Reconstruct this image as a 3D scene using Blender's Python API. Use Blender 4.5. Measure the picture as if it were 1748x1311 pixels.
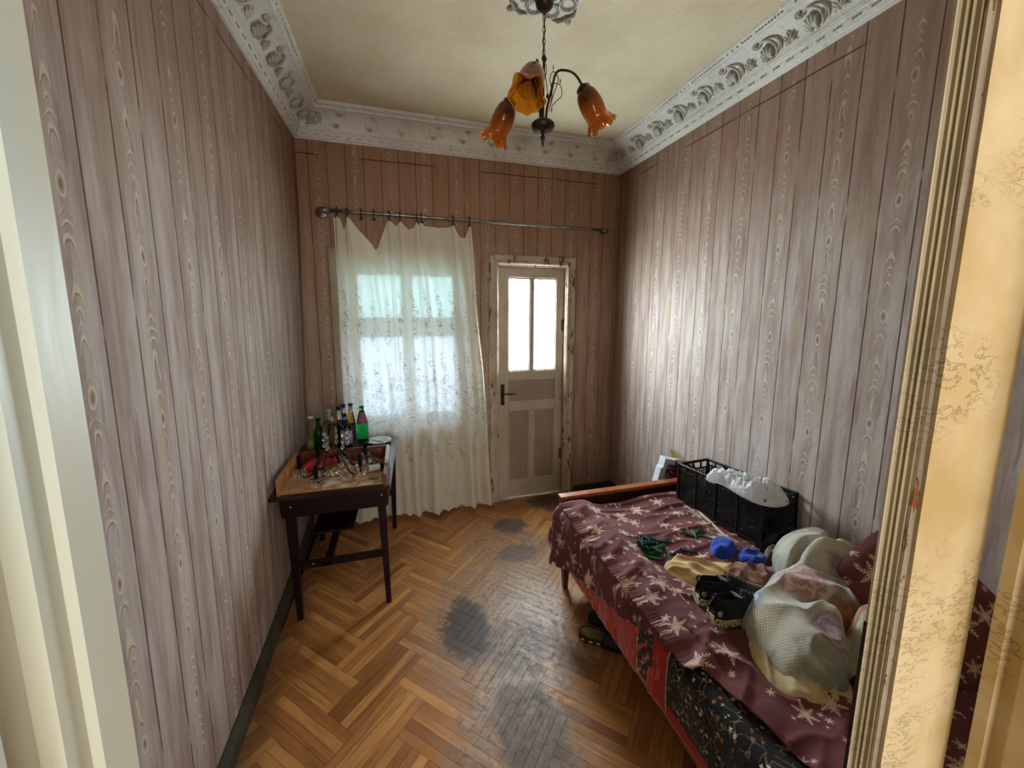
import bpy, math, random
from mathutils import Vector, Matrix, noise
random.seed(7)
C = bpy.context.scene
COL = C.collection
PI = math.pi
for o in list(bpy.data.objects):
    bpy.data.objects.remove(o)

# ------------------------------------------------------------------ camera, light, exposure
W, D, H = 2.4444, 3.0205, 2.7413          # room width, far wall, underside of cornice
ZC = 2.915                                # ceiling
YF = 0.23                                 # room face of the front wall
CAM = Vector((0.63194, 0.0, 1.6))
yaw, pitch, roll, fpx, ppy = 0.28205, 0.13758, 0.00289, 656.066, 624.92
F_ = Vector((math.sin(yaw)*math.cos(pitch), math.cos(yaw)*math.cos(pitch), -math.sin(pitch)))
R_ = Vector((math.cos(yaw), -math.sin(yaw), 0))
U_ = R_.cross(F_)
R2 = R_*math.cos(roll) + U_*math.sin(roll)
U2 = -R_*math.sin(roll) + U_*math.cos(roll)
cd = bpy.data.cameras.new('camera')
cam = bpy.data.objects.new('camera', cd)
COL.objects.link(cam)
m3 = Matrix((R2, U2, -F_)).transposed()
cam.matrix_world = Matrix.Translation(CAM) @ m3.to_4x4()
cd.sensor_width = 36
cd.lens = fpx*36/1748
cd.shift_y = -(655.5-ppy)/1748
cd.clip_start = 0.01
C.camera = cam
C.view_settings.view_transform = 'Standard'
C.view_settings.look = 'None'
C.view_settings.gamma = 1
C.view_settings.use_curve_mapping = False
C.view_settings.exposure = 0.66
SKY = 47.0
LAMP = 4.6
world = bpy.data.worlds.new('overcast_sky')
C.world = world
world.use_nodes = True
wn = world.node_tree
wn.nodes.clear()
wo = wn.nodes.new('ShaderNodeOutputWorld')
wb = wn.nodes.new('ShaderNodeBackground')
wc = wn.nodes.new('ShaderNodeTexCoord')
ws = wn.nodes.new('ShaderNodeSeparateXYZ')
wr = wn.nodes.new('ShaderNodeMapRange')
wr.interpolation_type = 'SMOOTHSTEP'
wr.inputs[1].default_value = -0.35
wr.inputs[2].default_value = 0.25
wm = wn.nodes.new('ShaderNodeMix')
wm.data_type = 'RGBA'
wm.inputs[6].default_value = (0.80, 0.84, 0.86, 1)
wm.inputs[7].default_value = (0.88, 0.94, 1.02, 1)
wn.links.new(wc.outputs['Generated'], ws.inputs[0])
wn.links.new(ws.outputs[2], wr.inputs[0])
wn.links.new(wr.outputs[0], wm.inputs[0])
wn.links.new(wm.outputs[2], wb.inputs[0])
wb.inputs[1].default_value = SKY
wn.links.new(wb.outputs[0], wo.inputs[0])

def area(name, loc, rot, sx, sy, power, color=(1, 1, 1), portal=False):
    l = bpy.data.lights.new(name, 'AREA')
    l.shape = 'RECTANGLE'
    l.size, l.size_y = sx, sy
    l.energy = power
    l.color = color
    if portal:
        l.cycles.is_portal = True
    o = bpy.data.objects.new(name, l)
    COL.objects.link(o)
    o.location = loc
    o.rotation_euler = rot
    return o
area('window_portal', (0.69, D+0.17, 1.32), (-PI/2, 0, 0), 0.84, 1.20, 1, portal=True)
area('door_portal', (1.70, D+0.10, 1.50), (-PI/2, 0, 0), 0.44, 0.80, 1, portal=True)
area('near_light_next_room', (1.35, -0.95, 2.1), (math.radians(30), math.radians(20), 0), 0.7, 0.7, LAMP, (1.0, 0.94, 0.82))  # unseen area light put in to light the near door frame
area('fill_light_next_room', (0.95, -2.45, 1.35), (math.radians(92), 0, 0), 2.2, 1.7, LAMP*11, (1.0, 0.95, 0.88))  # fill light added in the unseen next room; no window there

# ------------------------------------------------------------------ colour + node expression helpers
def lin(c):
    return tuple(((x/255)/12.92 if x/255 <= 0.04045 else ((x/255+0.055)/1.055)**2.4) for x in c) + (1,)

class V:
    def __init__(s, g, k): s.g, s.k = g, k
    def _b(s, o, op, sw=False):
        a, b = (o, s) if sw else (s, o)
        return s.g.m(op, a, b)
    def __add__(s, o): return s._b(o, 'ADD')
    def __radd__(s, o): return s._b(o, 'ADD', True)
    def __sub__(s, o): return s._b(o, 'SUBTRACT')
    def __rsub__(s, o): return s._b(o, 'SUBTRACT', True)
    def __mul__(s, o): return s._b(o, 'MULTIPLY')
    def __rmul__(s, o): return s._b(o, 'MULTIPLY', True)
    def __truediv__(s, o): return s._b(o, 'DIVIDE')
    def __lt__(s, o): return s._b(o, 'LESS_THAN')
    def __gt__(s, o): return s._b(o, 'GREATER_THAN')
    def __pow__(s, o): return s._b(o, 'POWER')

class G:
    def __init__(s, name):
        s.mat = bpy.data.materials.new(name)
        s.mat.use_nodes = True
        s.t = s.mat.node_tree
        s.t.nodes.clear()
        s.out = s.t.nodes.new('ShaderNodeOutputMaterial')
    def n(s, t): return s.t.nodes.new(t)
    def l(s, a, b): s.t.links.new(a.k if isinstance(a, V) else a, b)
    def put(s, sock, x):
        if isinstance(x, V) or hasattr(x, 'is_linked'): s.l(x, sock)
        else: sock.default_value = x
    def m(s, op, a, b=None, c=None, clamp=False):
        n = s.n('ShaderNodeMath'); n.operation = op; n.use_clamp = clamp
        s.put(n.inputs[0], a)
        if b is not None: s.put(n.inputs[1], b)
        if c is not None: s.put(n.inputs[2], c)
        return V(s, n.outputs[0])
    def sin(s, a): return s.m('SINE', a)
    def floor(s, a): return s.m('FLOOR', a)
    def fract(s, a): return s.m('FRACT', a)
    def ab(s, a): return s.m('ABSOLUTE', a)
    def mn(s, a, b): return s.m('MINIMUM', a, b)
    def mx(s, a, b): return s.m('MAXIMUM', a, b)
    def sqrt(s, a): return s.m('SQRT', a)
    def atan2(s, a, b): return s.m('ARCTAN2', a, b)
    def sm(s, x, a, b, lo=0.0, hi=1.0):
        n = s.n('ShaderNodeMapRange'); n.interpolation_type = 'SMOOTHSTEP'
        s.put(n.inputs[0], x); n.inputs[1].default_value = a; n.inputs[2].default_value = b
        n.inputs[3].default_value = lo; n.inputs[4].default_value = hi
        return V(s, n.outputs[0])
    def vec(s, x, y=0.0, z=0.0):
        n = s.n('ShaderNodeCombineXYZ'); s.put(n.inputs[0], x); s.put(n.inputs[1], y); s.put(n.inputs[2], z)
        return n.outputs[0]
    def sep(s, v):
        n = s.n('ShaderNodeSeparateXYZ'); s.l(v, n.inputs[0])
        return [V(s, n.outputs[i]) for i in range(3)]
    def uv(s):
        n = s.n('ShaderNodeUVMap'); n.uv_map = 'UVMap'; return n.outputs[0]
    def obj(s): return s.n('ShaderNodeTexCoord').outputs['Object']
    def pos(s): return s.n('ShaderNodeNewGeometry').outputs['Position']
    def rnd(s): return V(s, s.n('ShaderNodeObjectInfo').outputs['Random'])
    def noise(s, v, scale=5, detail=3, rough=0.5, dist=0.0):
        n = s.n('ShaderNodeTexNoise'); s.l(v, n.inputs['Vector'])
        n.inputs['Scale'].default_value = scale; n.inputs['Detail'].default_value = detail
        n.inputs['Roughness'].default_value = rough; n.inputs['Distortion'].default_value = dist
        return V(s, n.outputs[0])
    def hash(s, v):
        n = s.n('ShaderNodeTexWhiteNoise'); s.l(v, n.inputs['Vector'])
        return V(s, n.outputs['Value'])
    def voro(s, v, scale=5, feat='F1', rand=1.0):
        n = s.n('ShaderNodeTexVoronoi'); n.feature = feat; s.l(v, n.inputs['Vector'])
        n.inputs['Scale'].default_value = scale; n.inputs['Randomness'].default_value = rand
        return n
    def mixc(s, f, a, b):
        n = s.n('ShaderNodeMix'); n.data_type = 'RGBA'; s.put(n.inputs[0], f)
        for i, c in ((6, a), (7, b)):
            s.put(n.inputs[i], lin(c) if isinstance(c, tuple) and len(c) == 3 else c)
        return n.outputs[2]
    def bump(s, h, dist=0.002, strength=1.0):
        n = s.n('ShaderNodeBump'); s.put(n.inputs['Height'], h)
        n.inputs['Distance'].default_value = dist; n.inputs['Strength'].default_value = strength
        return n.outputs[0]
    def bsdf(s, col=None, rough=0.6, metal=0.0, normal=None, spec=0.5, trans=0.0, ior=1.45, sheen=0.0, coat=0.0, alpha=None, link=True):
        n = s.n('ShaderNodeBsdfPrincipled')
        if col is not None: s.put(n.inputs['Base Color'], lin(col) if isinstance(col, tuple) and len(col) == 3 else col)
        s.put(n.inputs['Roughness'], rough); s.put(n.inputs['Metallic'], metal)
        n.inputs['Specular IOR Level'].default_value = spec
        n.inputs['Transmission Weight'].default_value = trans
        n.inputs['IOR'].default_value = ior
        n.inputs['Sheen Weight'].default_value = sheen
        n.inputs['Coat Weight'].default_value = coat
        if alpha is not None: s.put(n.inputs['Alpha'], alpha)
        if normal is not None: s.l(normal, n.inputs['Normal'])
        if link: s.l(n.outputs[0], s.out.inputs[0])
        return n.outputs[0]

def simple(name, a, b=None, scale=8, rough=0.6, metal=0.0, bump=0.0, bscale=60, spec=0.5, stretch=(1, 1, 1), coat=0.0, sheen=0.0, det=4, lo=0.35, hi=0.65):
    g = G(name)
    if b is None: b = a
    v = g.obj()
    x, y, z = g.sep(v)
    vv = g.vec(x*stretch[0], y*stretch[1], z*stretch[2])
    f = g.sm(g.noise(vv, scale, det, 0.6), lo, hi)
    col = g.mixc(f, a, b)
    nr = g.bump(g.noise(vv, bscale, 3, 0.6), bump) if bump else None
    g.bsdf(col, rough, metal, nr, spec, coat=coat, sheen=sheen)
    return g.mat

# ------------------------------------------------------------------ mesh helpers
class MB:
    def __init__(s): s.v = []; s.f = []; s.uv = None
    def add(s, vs, fs):
        o = len(s.v)
        s.v += [tuple(v) for v in vs]; s.f += [tuple(i+o for i in f) for f in fs]
        return s
    def box(s, x0, y0, z0, x1, y1, z1, b=0.0, M=None):
        if b <= 0:
            vs = [(x, y, z) for x in (x0, x1) for y in (y0, y1) for z in (z0, z1)]
            fs = [(0, 1, 3, 2), (4, 6, 7, 5), (0, 4, 5, 1), (2, 3, 7, 6), (0, 2, 6, 4), (1, 5, 7, 3)]
        else:
            b = min(b, abs(x1-x0)*.45, abs(y1-y0)*.45, abs(z1-z0)*.45)
            vs = []; idx = {}
            for ix, x in enumerate((x0, x1)):
                for iy, y in enumerate((y0, y1)):
                    for iz, z in enumerate((z0, z1)):
                        sx, sy, sz = (1-2*ix)*b, (1-2*iy)*b, (1-2*iz)*b
                        idx[ix, iy, iz] = len(vs)
                        vs += [(x, y+sy, z+sz), (x+sx, y, z+sz), (x+sx, y+sy, z)]
            I = lambda a, b_, c, k: idx[a, b_, c]+k
            fs = []
            for i in (0, 1):
                fs.append(tuple(I(i, a, c, 0) for a, c in ((0, 0), (1, 0), (1, 1), (0, 1))))
                fs.append(tuple(I(a, i, c, 1) for a, c in ((0, 0), (1, 0), (1, 1), (0, 1))))
                fs.append(tuple(I(a, c, i, 2) for a, c in ((0, 0), (1, 0), (1, 1), (0, 1))))
            for a in (0, 1):
                for c in (0, 1):
                    fs.append((I(0, a, c, 1), I(1, a, c, 1), I(1, a, c, 2), I(0, a, c, 2)))
                    fs.append((I(a, 0, c, 0), I(a, 1, c, 0), I(a, 1, c, 2), I(a, 0, c, 2)))
                    fs.append((I(a, c, 0, 0), I(a, c, 1, 0), I(a, c, 1, 1), I(a, c, 0, 1)))
                    for e in (0, 1): fs.append((I(a, c, e, 0), I(a, c, e, 1), I(a, c, e, 2)))
        if M is not None: vs = [M @ Vector(v) for v in vs]
        return s.add(vs, fs)
    def tube(s, pts, r, n=8, cap=True, closed=False):
        pts = [Vector(p) for p in pts]
        k = len(pts)
        rr = r if isinstance(r, (list, tuple)) else [r]*k
        vs = []; prev = None
        for i, p in enumerate(pts):
            a = pts[(i-1) % k] if (closed or i > 0) else pts[0]
            b = pts[(i+1) % k] if (closed or i < k-1) else pts[-1]
            t = (b-a)
            if t.length < 1e-9: t = Vector((0, 0, 1))
            t.normalize()
            if prev is None:
                u = t.orthogonal().normalized()
            else:
                u = prev - t*prev.dot(t)
                u = u.normalized() if u.length > 1e-6 else t.orthogonal().normalized()
            prev = u
            w = t.cross(u)
            for j in range(n):
                an = 2*PI*j/n
                vs.append(p + (u*math.cos(an)+w*math.sin(an))*rr[i])
        fs = []
        for i in range(k if closed else k-1):
            for j in range(n):
                a, b = i*n+j, i*n+(j+1) % n
                c, d = ((i+1) % k)*n+(j+1) % n, ((i+1) % k)*n+j
                fs.append((a, b, c, d))
        if cap and not closed:
            fs.append(tuple(range(n-1, -1, -1))); fs.append(tuple((k-1)*n+j for j in range(n)))
        return s.add(vs, fs)
    def lathe(s, prof, n=24, M=None, fn=None):
        vs = []
        for i, (r, z) in enumerate(prof):
            for j in range(n):
                a = 2*PI*j/n
                q = fn(i, a, r, z) if fn else (r*math.cos(a), r*math.sin(a), z)
                vs.append(q)
        fs = []
        for i in range(len(prof)-1):
            for j in range(n):
                fs.append((i*n+j, i*n+(j+1) % n, (i+1)*n+(j+1) % n, (i+1)*n+j))
        if prof[0][0] > 1e-5: pass
        if M is not None: vs = [M @ Vector(v) for v in vs]
        return s.add(vs, fs)
    def ball(s, c, r, n=10, m=6, sc=(1, 1, 1), M=None):
        pr = [(math.sin(PI*i/m)*r+1e-6, -math.cos(PI*i/m)*r) for i in range(m+1)]
        T = Matrix.Translation(c) @ (M if M is not None else Matrix.Identity(4)) @ Matrix.Diagonal((*sc, 1))
        return s.lathe(pr, n, T)
    def prism(s, poly, z0, z1, M=None, b=0.0):
        n = len(poly)
        vs = [(x, y, z0) for x, y in poly]
        fs = [tuple(range(n-1, -1, -1))]
        if b > 0:
            cx = sum(p[0] for p in poly)/n; cy = sum(p[1] for p in poly)/n
            vs += [(x, y, z1-b) for x, y in poly]
            for x, y in poly:
                d = math.hypot(x-cx, y-cy) or 1
                vs.append((x-(x-cx)/d*b, y-(y-cy)/d*b, z1))
            L = 3
        else:
            vs += [(x, y, z1) for x, y in poly]; L = 2
        for k in range(L-1):
            for i in range(n):
                j = (i+1) % n
                fs.append((k*n+i, k*n+j, (k+1)*n+j, (k+1)*n+i))
        fs.append(tuple((L-1)*n+i for i in range(n)))
        if M is not None: vs = [M @ Vector(v) for v in vs]
        return s.add(vs, fs)
    def build(s, name, mat, parent=None, smooth=False, auto=None, loc=None):
        me = bpy.data.meshes.new(name)
        me.from_pydata([tuple(v) for v in s.v], [], s.f)
        if s.uv is not None:
            l = me.uv_layers.new(name='UVMap')
            for lp in me.loops: l.data[lp.index].uv = s.uv[lp.vertex_index]
        me.materials.append(mat)
        if smooth or auto:
            for p in me.polygons: p.use_smooth = True
            if auto:
                try: me.set_sharp_from_angle(angle=math.radians(auto))
                except Exception: pass
        me.update()
        o = bpy.data.objects.new(name, me)
        COL.objects.link(o)
        if parent is not None: o.parent = parent
        if loc is not None: o.location = loc
        return o

def thing(name, label, cat, loc=(0, 0, 0), rz=0, group=None):
    o = bpy.data.objects.new(name, None)
    o.empty_display_size = 0.05
    COL.objects.link(o)
    o.location = loc; o.rotation_euler = (0, 0, rz)
    o['label'] = label; o['category'] = cat
    if group: o['group'] = group
    return o
def tag(o, label, cat, group=None):
    o['label'] = label; o['category'] = cat
    if group: o['group'] = group
    return o
def st(o):
    o['kind'] = 'structure'; return o
def dup(root, loc=None, rot=None, label=None, group=None):
    r = root.copy(); COL.objects.link(r)
    if loc is not None: r.location = loc
    if rot is not None: r.rotation_euler = rot
    if label: r['label'] = label
    if group: r['group'] = group
    for ch in list(root.children):
        c = ch.copy(); COL.objects.link(c); c.parent = r
        for gch in list(ch.children):
            d = gch.copy(); COL.objects.link(d); d.parent = c
    return r
def recalc(o):
    import bmesh
    bm = bmesh.new(); bm.from_mesh(o.data)
    bmesh.ops.recalc_face_normals(bm, faces=bm.faces)
    bm.to_mesh(o.data); bm.free()
    return o
def grid(nu, nv, fn, uvfn=None, skip=None):
    b = MB(); b.uv = []
    for j in range(nv+1):
        for i in range(nu+1):
            u, v = i/nu, j/nv
            b.v.append(tuple(fn(u, v)))
            b.uv.append(uvfn(u, v) if uvfn else (u, v))
    for j in range(nv):
        for i in range(nu):
            if skip and skip((i+.5)/nu, (j+.5)/nv): continue
            a = j*(nu+1)+i
            b.f.append((a, a+1, a+nu+2, a+nu+1))
    return b
def solid(o, t, off=0):
    m = o.modifiers.new('thick', 'SOLIDIFY'); m.thickness = t; m.offset = off
    return o
def lerp(a, b, t): return a+(b-a)*t
def clamp(x, a=0.0, b=1.0): return max(a, min(b, x))
def sst(a, b, x):
    t = clamp((x-a)/(b-a)); return t*t*(3-2*t)
def pl(pts, x):
    if x <= pts[0][0]: return pts[0][1]
    for (a, b), (c, d) in zip(pts, pts[1:]):
        if x <= c: return b+(d-b)*(x-a)/(c-a) if c > a else d
    return pts[-1][1]
def catmull(P, n=8, closed=True):
    out = []; k = len(P)
    for i in range(k if closed else k-1):
        g = lambda j: Vector(P[j % k]) if closed else Vector(P[max(0, min(k-1, j))])
        p0, p1, p2, p3 = g(i-1), g(i), g(i+1), g(i+2)
        for q in range(n):
            t = q/n
            out.append(0.5*((2*p1)+(-p0+p2)*t+(2*p0-5*p1+4*p2-p3)*t*t+(-p0+3*p1-3*p2+p3)*t**3))
    if not closed: out.append(Vector(P[-1]))
    return out
def N(x, y, z=0.0): return noise.noise(Vector((x, y, z)))
def ridge(x, y, z=0.0): return 1-abs(noise.noise(Vector((x, y, z))))*2

# ------------------------------------------------------------------ materials: room
def wallpaper(name, u0, z0, warm=0.0):
    g = G(name)
    u, v, _ = g.sep(g.uv())
    wob = (g.noise(g.vec(u*0.5, v*2.2), 1.0, 2)-0.5)*0.004
    P = 0.1175
    b = (u+wob-u0)/P
    bi = g.floor(b); fr = g.fract(b)
    line = g.ab(fr-0.5)                                   # 0.5 at the joint between printed boards
    linem = g.sm(line, 0.472, 0.486)*g.sm(g.noise(g.vec(u*9, v*6), 1.0, 3), 0.30, 0.45)
    even = g.m('PINGPONG', bi, 1.0)
    even = 1.0-even
    # column of knots in every second board
    du0 = (fr-0.5)*P
    hs = g.hash(g.vec(bi, 3.3))
    vv = v + g.floor(hs*4.0)*0.107 + z0
    du = du0 + (g.noise(g.vec(bi, vv*7.0), 1.0, 1)-0.5)*0.016 + (g.noise(g.vec(u*30, v*24.0), 1.0, 2)-0.5)*0.007
    per = 0.427
    s1 = g.fract(vv/per)*per
    ds = (s1-0.10)
    r = g.sqrt((du/0.0090)*(du/0.0090)+(ds/0.020)*(ds/0.020)+0.001)
    eye = g.sm(g.sin(r*5.0+2.2), 0.3, 0.9)*g.sm(r, 1.9, 2.5, 1.0, 0.0)
    eyefill = g.sm(r, 0.4, 0.7, 1.0, 0.0)
    aw = g.noise(g.vec(bi, vv*11.0, 5.0), 1.0, 1)
    wdt = g.sm(aw, 0.28, 0.66, 0.004, 0.021)
    a = g.ab(du)/wdt
    nz = g.noise(g.vec(u*40, v*18), 1.0, 2)
    ph = vv*125.0 + a*a*4.6 + nz*3.2 + g.sin(vv*31.0+bi*2.0)*3.6
    arch = g.sm(g.sin(ph), 0.30, 0.90)*g.sm(a, 0.75, 1.0, 1.0, 0.0)*g.sm(r, 2.2, 3.0)
    archd = g.sm(g.sin(ph+1.1), 0.80, 0.99)*g.sm(a, 0.8, 1.05, 1.0, 0.0)*g.sm(r, 2.2, 3.0)
    light = g.mx(arch, eye)*even
    dark = g.mx(archd, eyefill)*even
    # grain streaks
    st1 = g.noise(g.vec(u*130, v*7.0), 1.0, 4, 0.65)
    st2 = g.noise(g.vec(u*19, v*1.7, bi), 1.0, 3, 0.6)
    st3 = g.noise(g.vec(u*34, v*2.8, 7.0), 1.0, 3, 0.6)
    c = g.mixc(g.sm(st2, 0.35, 0.66), (190, 178, 172), (160, 138, 130))
    c = g.mixc(g.sm(st3, 0.48, 0.66)*0.6, c, (178, 166, 140))
    c = g.mixc(g.sm(st3, 0.44, 0.30)*0.50, c, (130, 104, 98))
    c = g.mixc(g.sm(st1, 0.52, 0.72)*0.22, c, (132, 108, 94))
    c = g.mixc(g.sm(st1, 0.46, 0.30)*0.22, c, (204, 190, 176))
    # brown shading put into the colour: near the top, far corners and back wall
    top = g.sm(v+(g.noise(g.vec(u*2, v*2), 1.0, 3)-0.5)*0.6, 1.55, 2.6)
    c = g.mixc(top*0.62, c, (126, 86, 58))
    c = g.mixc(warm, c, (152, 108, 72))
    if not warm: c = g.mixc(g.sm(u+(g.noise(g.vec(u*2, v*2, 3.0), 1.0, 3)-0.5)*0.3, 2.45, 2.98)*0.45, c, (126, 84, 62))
    low = g.sm(v+(g.noise(g.vec(u*3, v*2), 1.0, 3)-0.5)*0.4, 0.55, 0.0)  # browner towards the floor
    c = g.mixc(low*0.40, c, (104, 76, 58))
    c = g.mixc(dark*0.70, c, (118, 94, 80))
    c = g.mixc(light*(0.66-top*0.34), c, (218, 202, 176))
    c = g.mixc(linem*0.85, c, (78, 54, 44))
    # strip edge of the paper a hand below the cornice
    pl_ = g.sm(g.ab(v-2.655-(g.noise(g.vec(u*2, 0.0), 1.0, 2)-0.5)*0.02), 0.002, 0.006, 1.0, 0.0)*g.sm(g.noise(g.vec(u*2.3, 4.0), 1.0, 2), 0.42, 0.50)
    c = g.mixc(pl_*0.8, c, (58, 34, 22))
    bp = g.noise(g.vec(u*6, v*4), 1.0, 3)*1.0 - linem*0.15 + g.noise(g.vec(u*90, v*60), 1.0, 2)*0.12
    g.bsdf(c, g.sm(g.noise(g.vec(u*5, v*3), 1, 2), 0.3, 0.7, 0.60, 0.75), normal=g.bump(bp, 0.006), spec=0.14)
    return g.mat
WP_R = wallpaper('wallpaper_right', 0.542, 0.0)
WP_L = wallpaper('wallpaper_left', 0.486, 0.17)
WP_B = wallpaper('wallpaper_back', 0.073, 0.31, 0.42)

def plaster(name, a, b, dirt, rough=0.9, k=0.6):
    g = G(name)
    p = g.pos()
    f = g.sm(g.noise(p, 3, 5, 0.6), 0.35, 0.7)
    c = g.mixc(f, a, b)
    c = g.mixc(g.sm(g.noise(p, 26, 4, 0.7), 0.55, 0.72)*k, c, dirt)
    g.bsdf(c, rough, normal=g.bump(g.noise(p, 70, 4, 0.6), 0.004), spec=0.2)
    return g.mat
M_CEIL = plaster('ceiling_paint', (214, 202, 174), (202, 188, 158), (186, 168, 138), k=0.12)
M_CORN = plaster('whitewashed_plaster', (222, 220, 214), (206, 204, 196), (160, 154, 140), k=0.5)
M_ORN = plaster('dusty_relief_plaster', (176, 172, 158), (204, 202, 192), (104, 96, 76), k=0.95)
M_ORND = plaster('dark_relief_plaster', (136, 130, 116), (156, 150, 136), (100, 94, 78), k=0.9)  # darker plaster for bead groups and rosette leaves

def paintwood(name, base, base2, chip, chip_amt=0.58, cr=0.35, rough=0.5, lines=True):
    """old oil paint over wood: crackle lines and chips down the grain"""
    g = G(name)
    p = g.obj()
    x, y, z = g.sep(p)
    c = g.mixc(g.sm(g.noise(p, 4, 4, 0.6), 0.35, 0.65), base, base2)
    ch = g.noise(g.vec(x*16, y*16, z*4.5), 1.6, 5, 0.75)
    chm = g.sm(ch, chip_amt, chip_amt+0.02)
    cr1 = g.noise(g.vec(x*12, y*12, z*30), 1.5, 4, 0.7)
    crm = g.sm(g.ab(cr1-0.5), 0.0, 0.014, 1.0, 0.0)
    patch = g.sm(g.noise(p, 5, 2), 0.45, 0.6)
    c = g.mixc(crm*patch*cr, c, (110, 84, 52))
    c = g.mixc(chm, c, chip)
    h = g.noise(g.vec(x*20, y*20, z*3), 1.5, 3)*0.3 - chm*0.6 - crm*patch*0.3
    g.bsdf(c, rough, normal=g.bump(h, 0.002), spec=0.4)
    return g.mat
M_DOOR = paintwood('old_cream_door_paint', (192, 180, 162), (178, 164, 146), (90, 58, 36), 0.70, 0.2)
M_DOORP = paintwood('old_grey_door_panel_paint', (160, 146, 130), (150, 136, 120), (92, 64, 44), 0.72, 0.2)
M_CASE = paintwood('chipped_casing_paint', (194, 180, 160), (172, 156, 134), (96, 62, 42), 0.575, 0.3)
M_CASE2 = paintwood('old_casing_paint', (180, 168, 146), (164, 150, 126), (90, 60, 40), 0.68, 0.3)
M_NEARY = paintwood('yellowed_crackled_paint', (182, 156, 106), (206, 188, 150), (206, 174, 116), 0.70, 0.45, 0.62)
M_NEARO = paintwood('olive_moulding_paint', (158, 146, 114), (140, 128, 96), (190, 166, 126), 0.70, 0.2)
M_NEARG = paintwood('peeling_grey_paint', (190, 178, 156), (204, 190, 168), (176, 116, 70), 0.62, 0.25)
M_NEARL_old = paintwood('pale_jamb_paint', (214, 222, 214), (212, 212, 196), (190, 174, 144), 0.76, 0.0, 0.6)
def jamb_mat():
    g = G('pale_jamb_gloss_paint'); x, y, z = g.sep(g.obj())
    c = g.mixc(g.sm(g.noise(g.vec(x*10, y*10, z*1.5), 2.0, 3), .35, .65), (196, 206, 198), (204, 204, 186))
    low = g.sm(z+(g.noise(g.vec(x*60, y*60, z*2), 1.0, 3)-.5)*.5, 1.55, 1.2)*g.sm(y, 0.205, 0.195)  # moulding's shadow put into the colour as a brown streak low down
    c = g.mixc(low*g.sm(g.noise(g.vec(x*80, y*80, z*3), 1.0, 3), .40, .62)*.8, c, (160, 138, 100))
    g.bsdf(c, .45, normal=g.bump(g.noise(g.vec(x*30, y*30, z*5), 2.0, 3), .0006)); return g.mat
M_NEARL = jamb_mat()
M_BASE = paintwood('dark_green_baseboard_paint', (46, 48, 36), (62, 60, 46), (120, 110, 88), 0.66, 0.4, 0.5)
M_WINF = paintwood('white_window_paint', (206, 206, 194), (190, 190, 176), (120, 96, 70), 0.72, 0.2)

# floor
def floor_mat():
    g = G('worn_oak_parquet')
    x, y, z = g.sep(g.obj())
    px, py, pz = g.sep(g.pos())
    P = g.vec(px, py, 0.0)
    rn = g.rnd()
    gv = g.vec(x*3.5, y*60, rn*37.0)
    gr = g.noise(gv, 1.0, 5, 0.65, 0.4)
    fig = g.sin((g.noise(g.vec(x*2.0, y*14, rn*11.0), 1.0, 2)*26.0))
    c = g.mixc(rn, (164, 108, 58), (202, 144, 82))
    c = g.mixc(g.sm(g.fract(rn*7.13), 0.70, 0.80)*0.55, c, (112, 62, 30))
    c = g.mixc(g.sm(gr, 0.45, 0.72)*0.65, c, (88, 48, 22))
    c = g.mixc(g.sm(fig, 0.3, 1.0)*0.20, c, (96, 54, 26))
    wn1 = g.noise(P, 9, 5, 0.7)
    wn2 = g.noise(P, 38, 8, 0.85)
    def spot(cx, cy, rx, ry, am=1.0):
        dx = (px-cx)/rx; dy = (py-cy)/ry
        d = g.sqrt(dx*dx+dy*dy) + (wn1-0.5)*1.5 + (wn2-0.5)*1.9
        return g.sm(d, 0.72, 1.12, 1.0, 0.0)*am
    # traffic path stripped of varnish
    worn = g.mx(spot(1.12, 1.75, 0.42, 0.55), g.mx(spot(1.02, 1.22, 0.26, 0.45), spot(1.28, 2.35, 0.34, 0.40)))
    c = g.mixc(worn*0.55, c, (142, 114, 82))
    c = g.mixc(worn*g.sm(wn2, 0.49, 0.57)*0.70, c, (72, 56, 42))
    black = g.mx(spot(0.90, 1.77, 0.135, 0.21), g.mx(spot(1.37, 2.63, 0.14, 0.12, 0.85), spot(1.34, 2.28, 0.15, 0.10, 0.7)))
    black = g.mx(black, g.mx(spot(1.78, 2.90, 0.16, 0.16, 0.9), spot(1.06, 1.22, 0.14, 0.20, 0.72)))
    black = g.mx(black, spot(1.12, 1.60, 0.20, 0.18, 0.5))
    c = g.mixc(black*0.93, c, (60, 48, 38))
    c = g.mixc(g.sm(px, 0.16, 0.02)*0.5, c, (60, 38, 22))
    ro = g.sm(gr, 0.3, 0.7, 0.22, 0.34) + worn*g.sm(wn2, .42, .56)*0.16 + black*0.14 + wn2*0.05
    h = gr*0.25 + wn1*0.35 + wn2*worn*0.6
    g.bsdf(c, ro, normal=g.bump(h, 0.0016), spec=0.5, coat=0.0)
    return g.mat
M_FLOOR = floor_mat()
M_JOINT = simple('dirt_in_floor_joints', (40, 24, 14), (54, 34, 20), rough=0.9)
M_WALLP = simple('neighbour_plaster', (170, 150, 120), (160, 138, 108), rough=0.9, bump=0.002)

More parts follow.
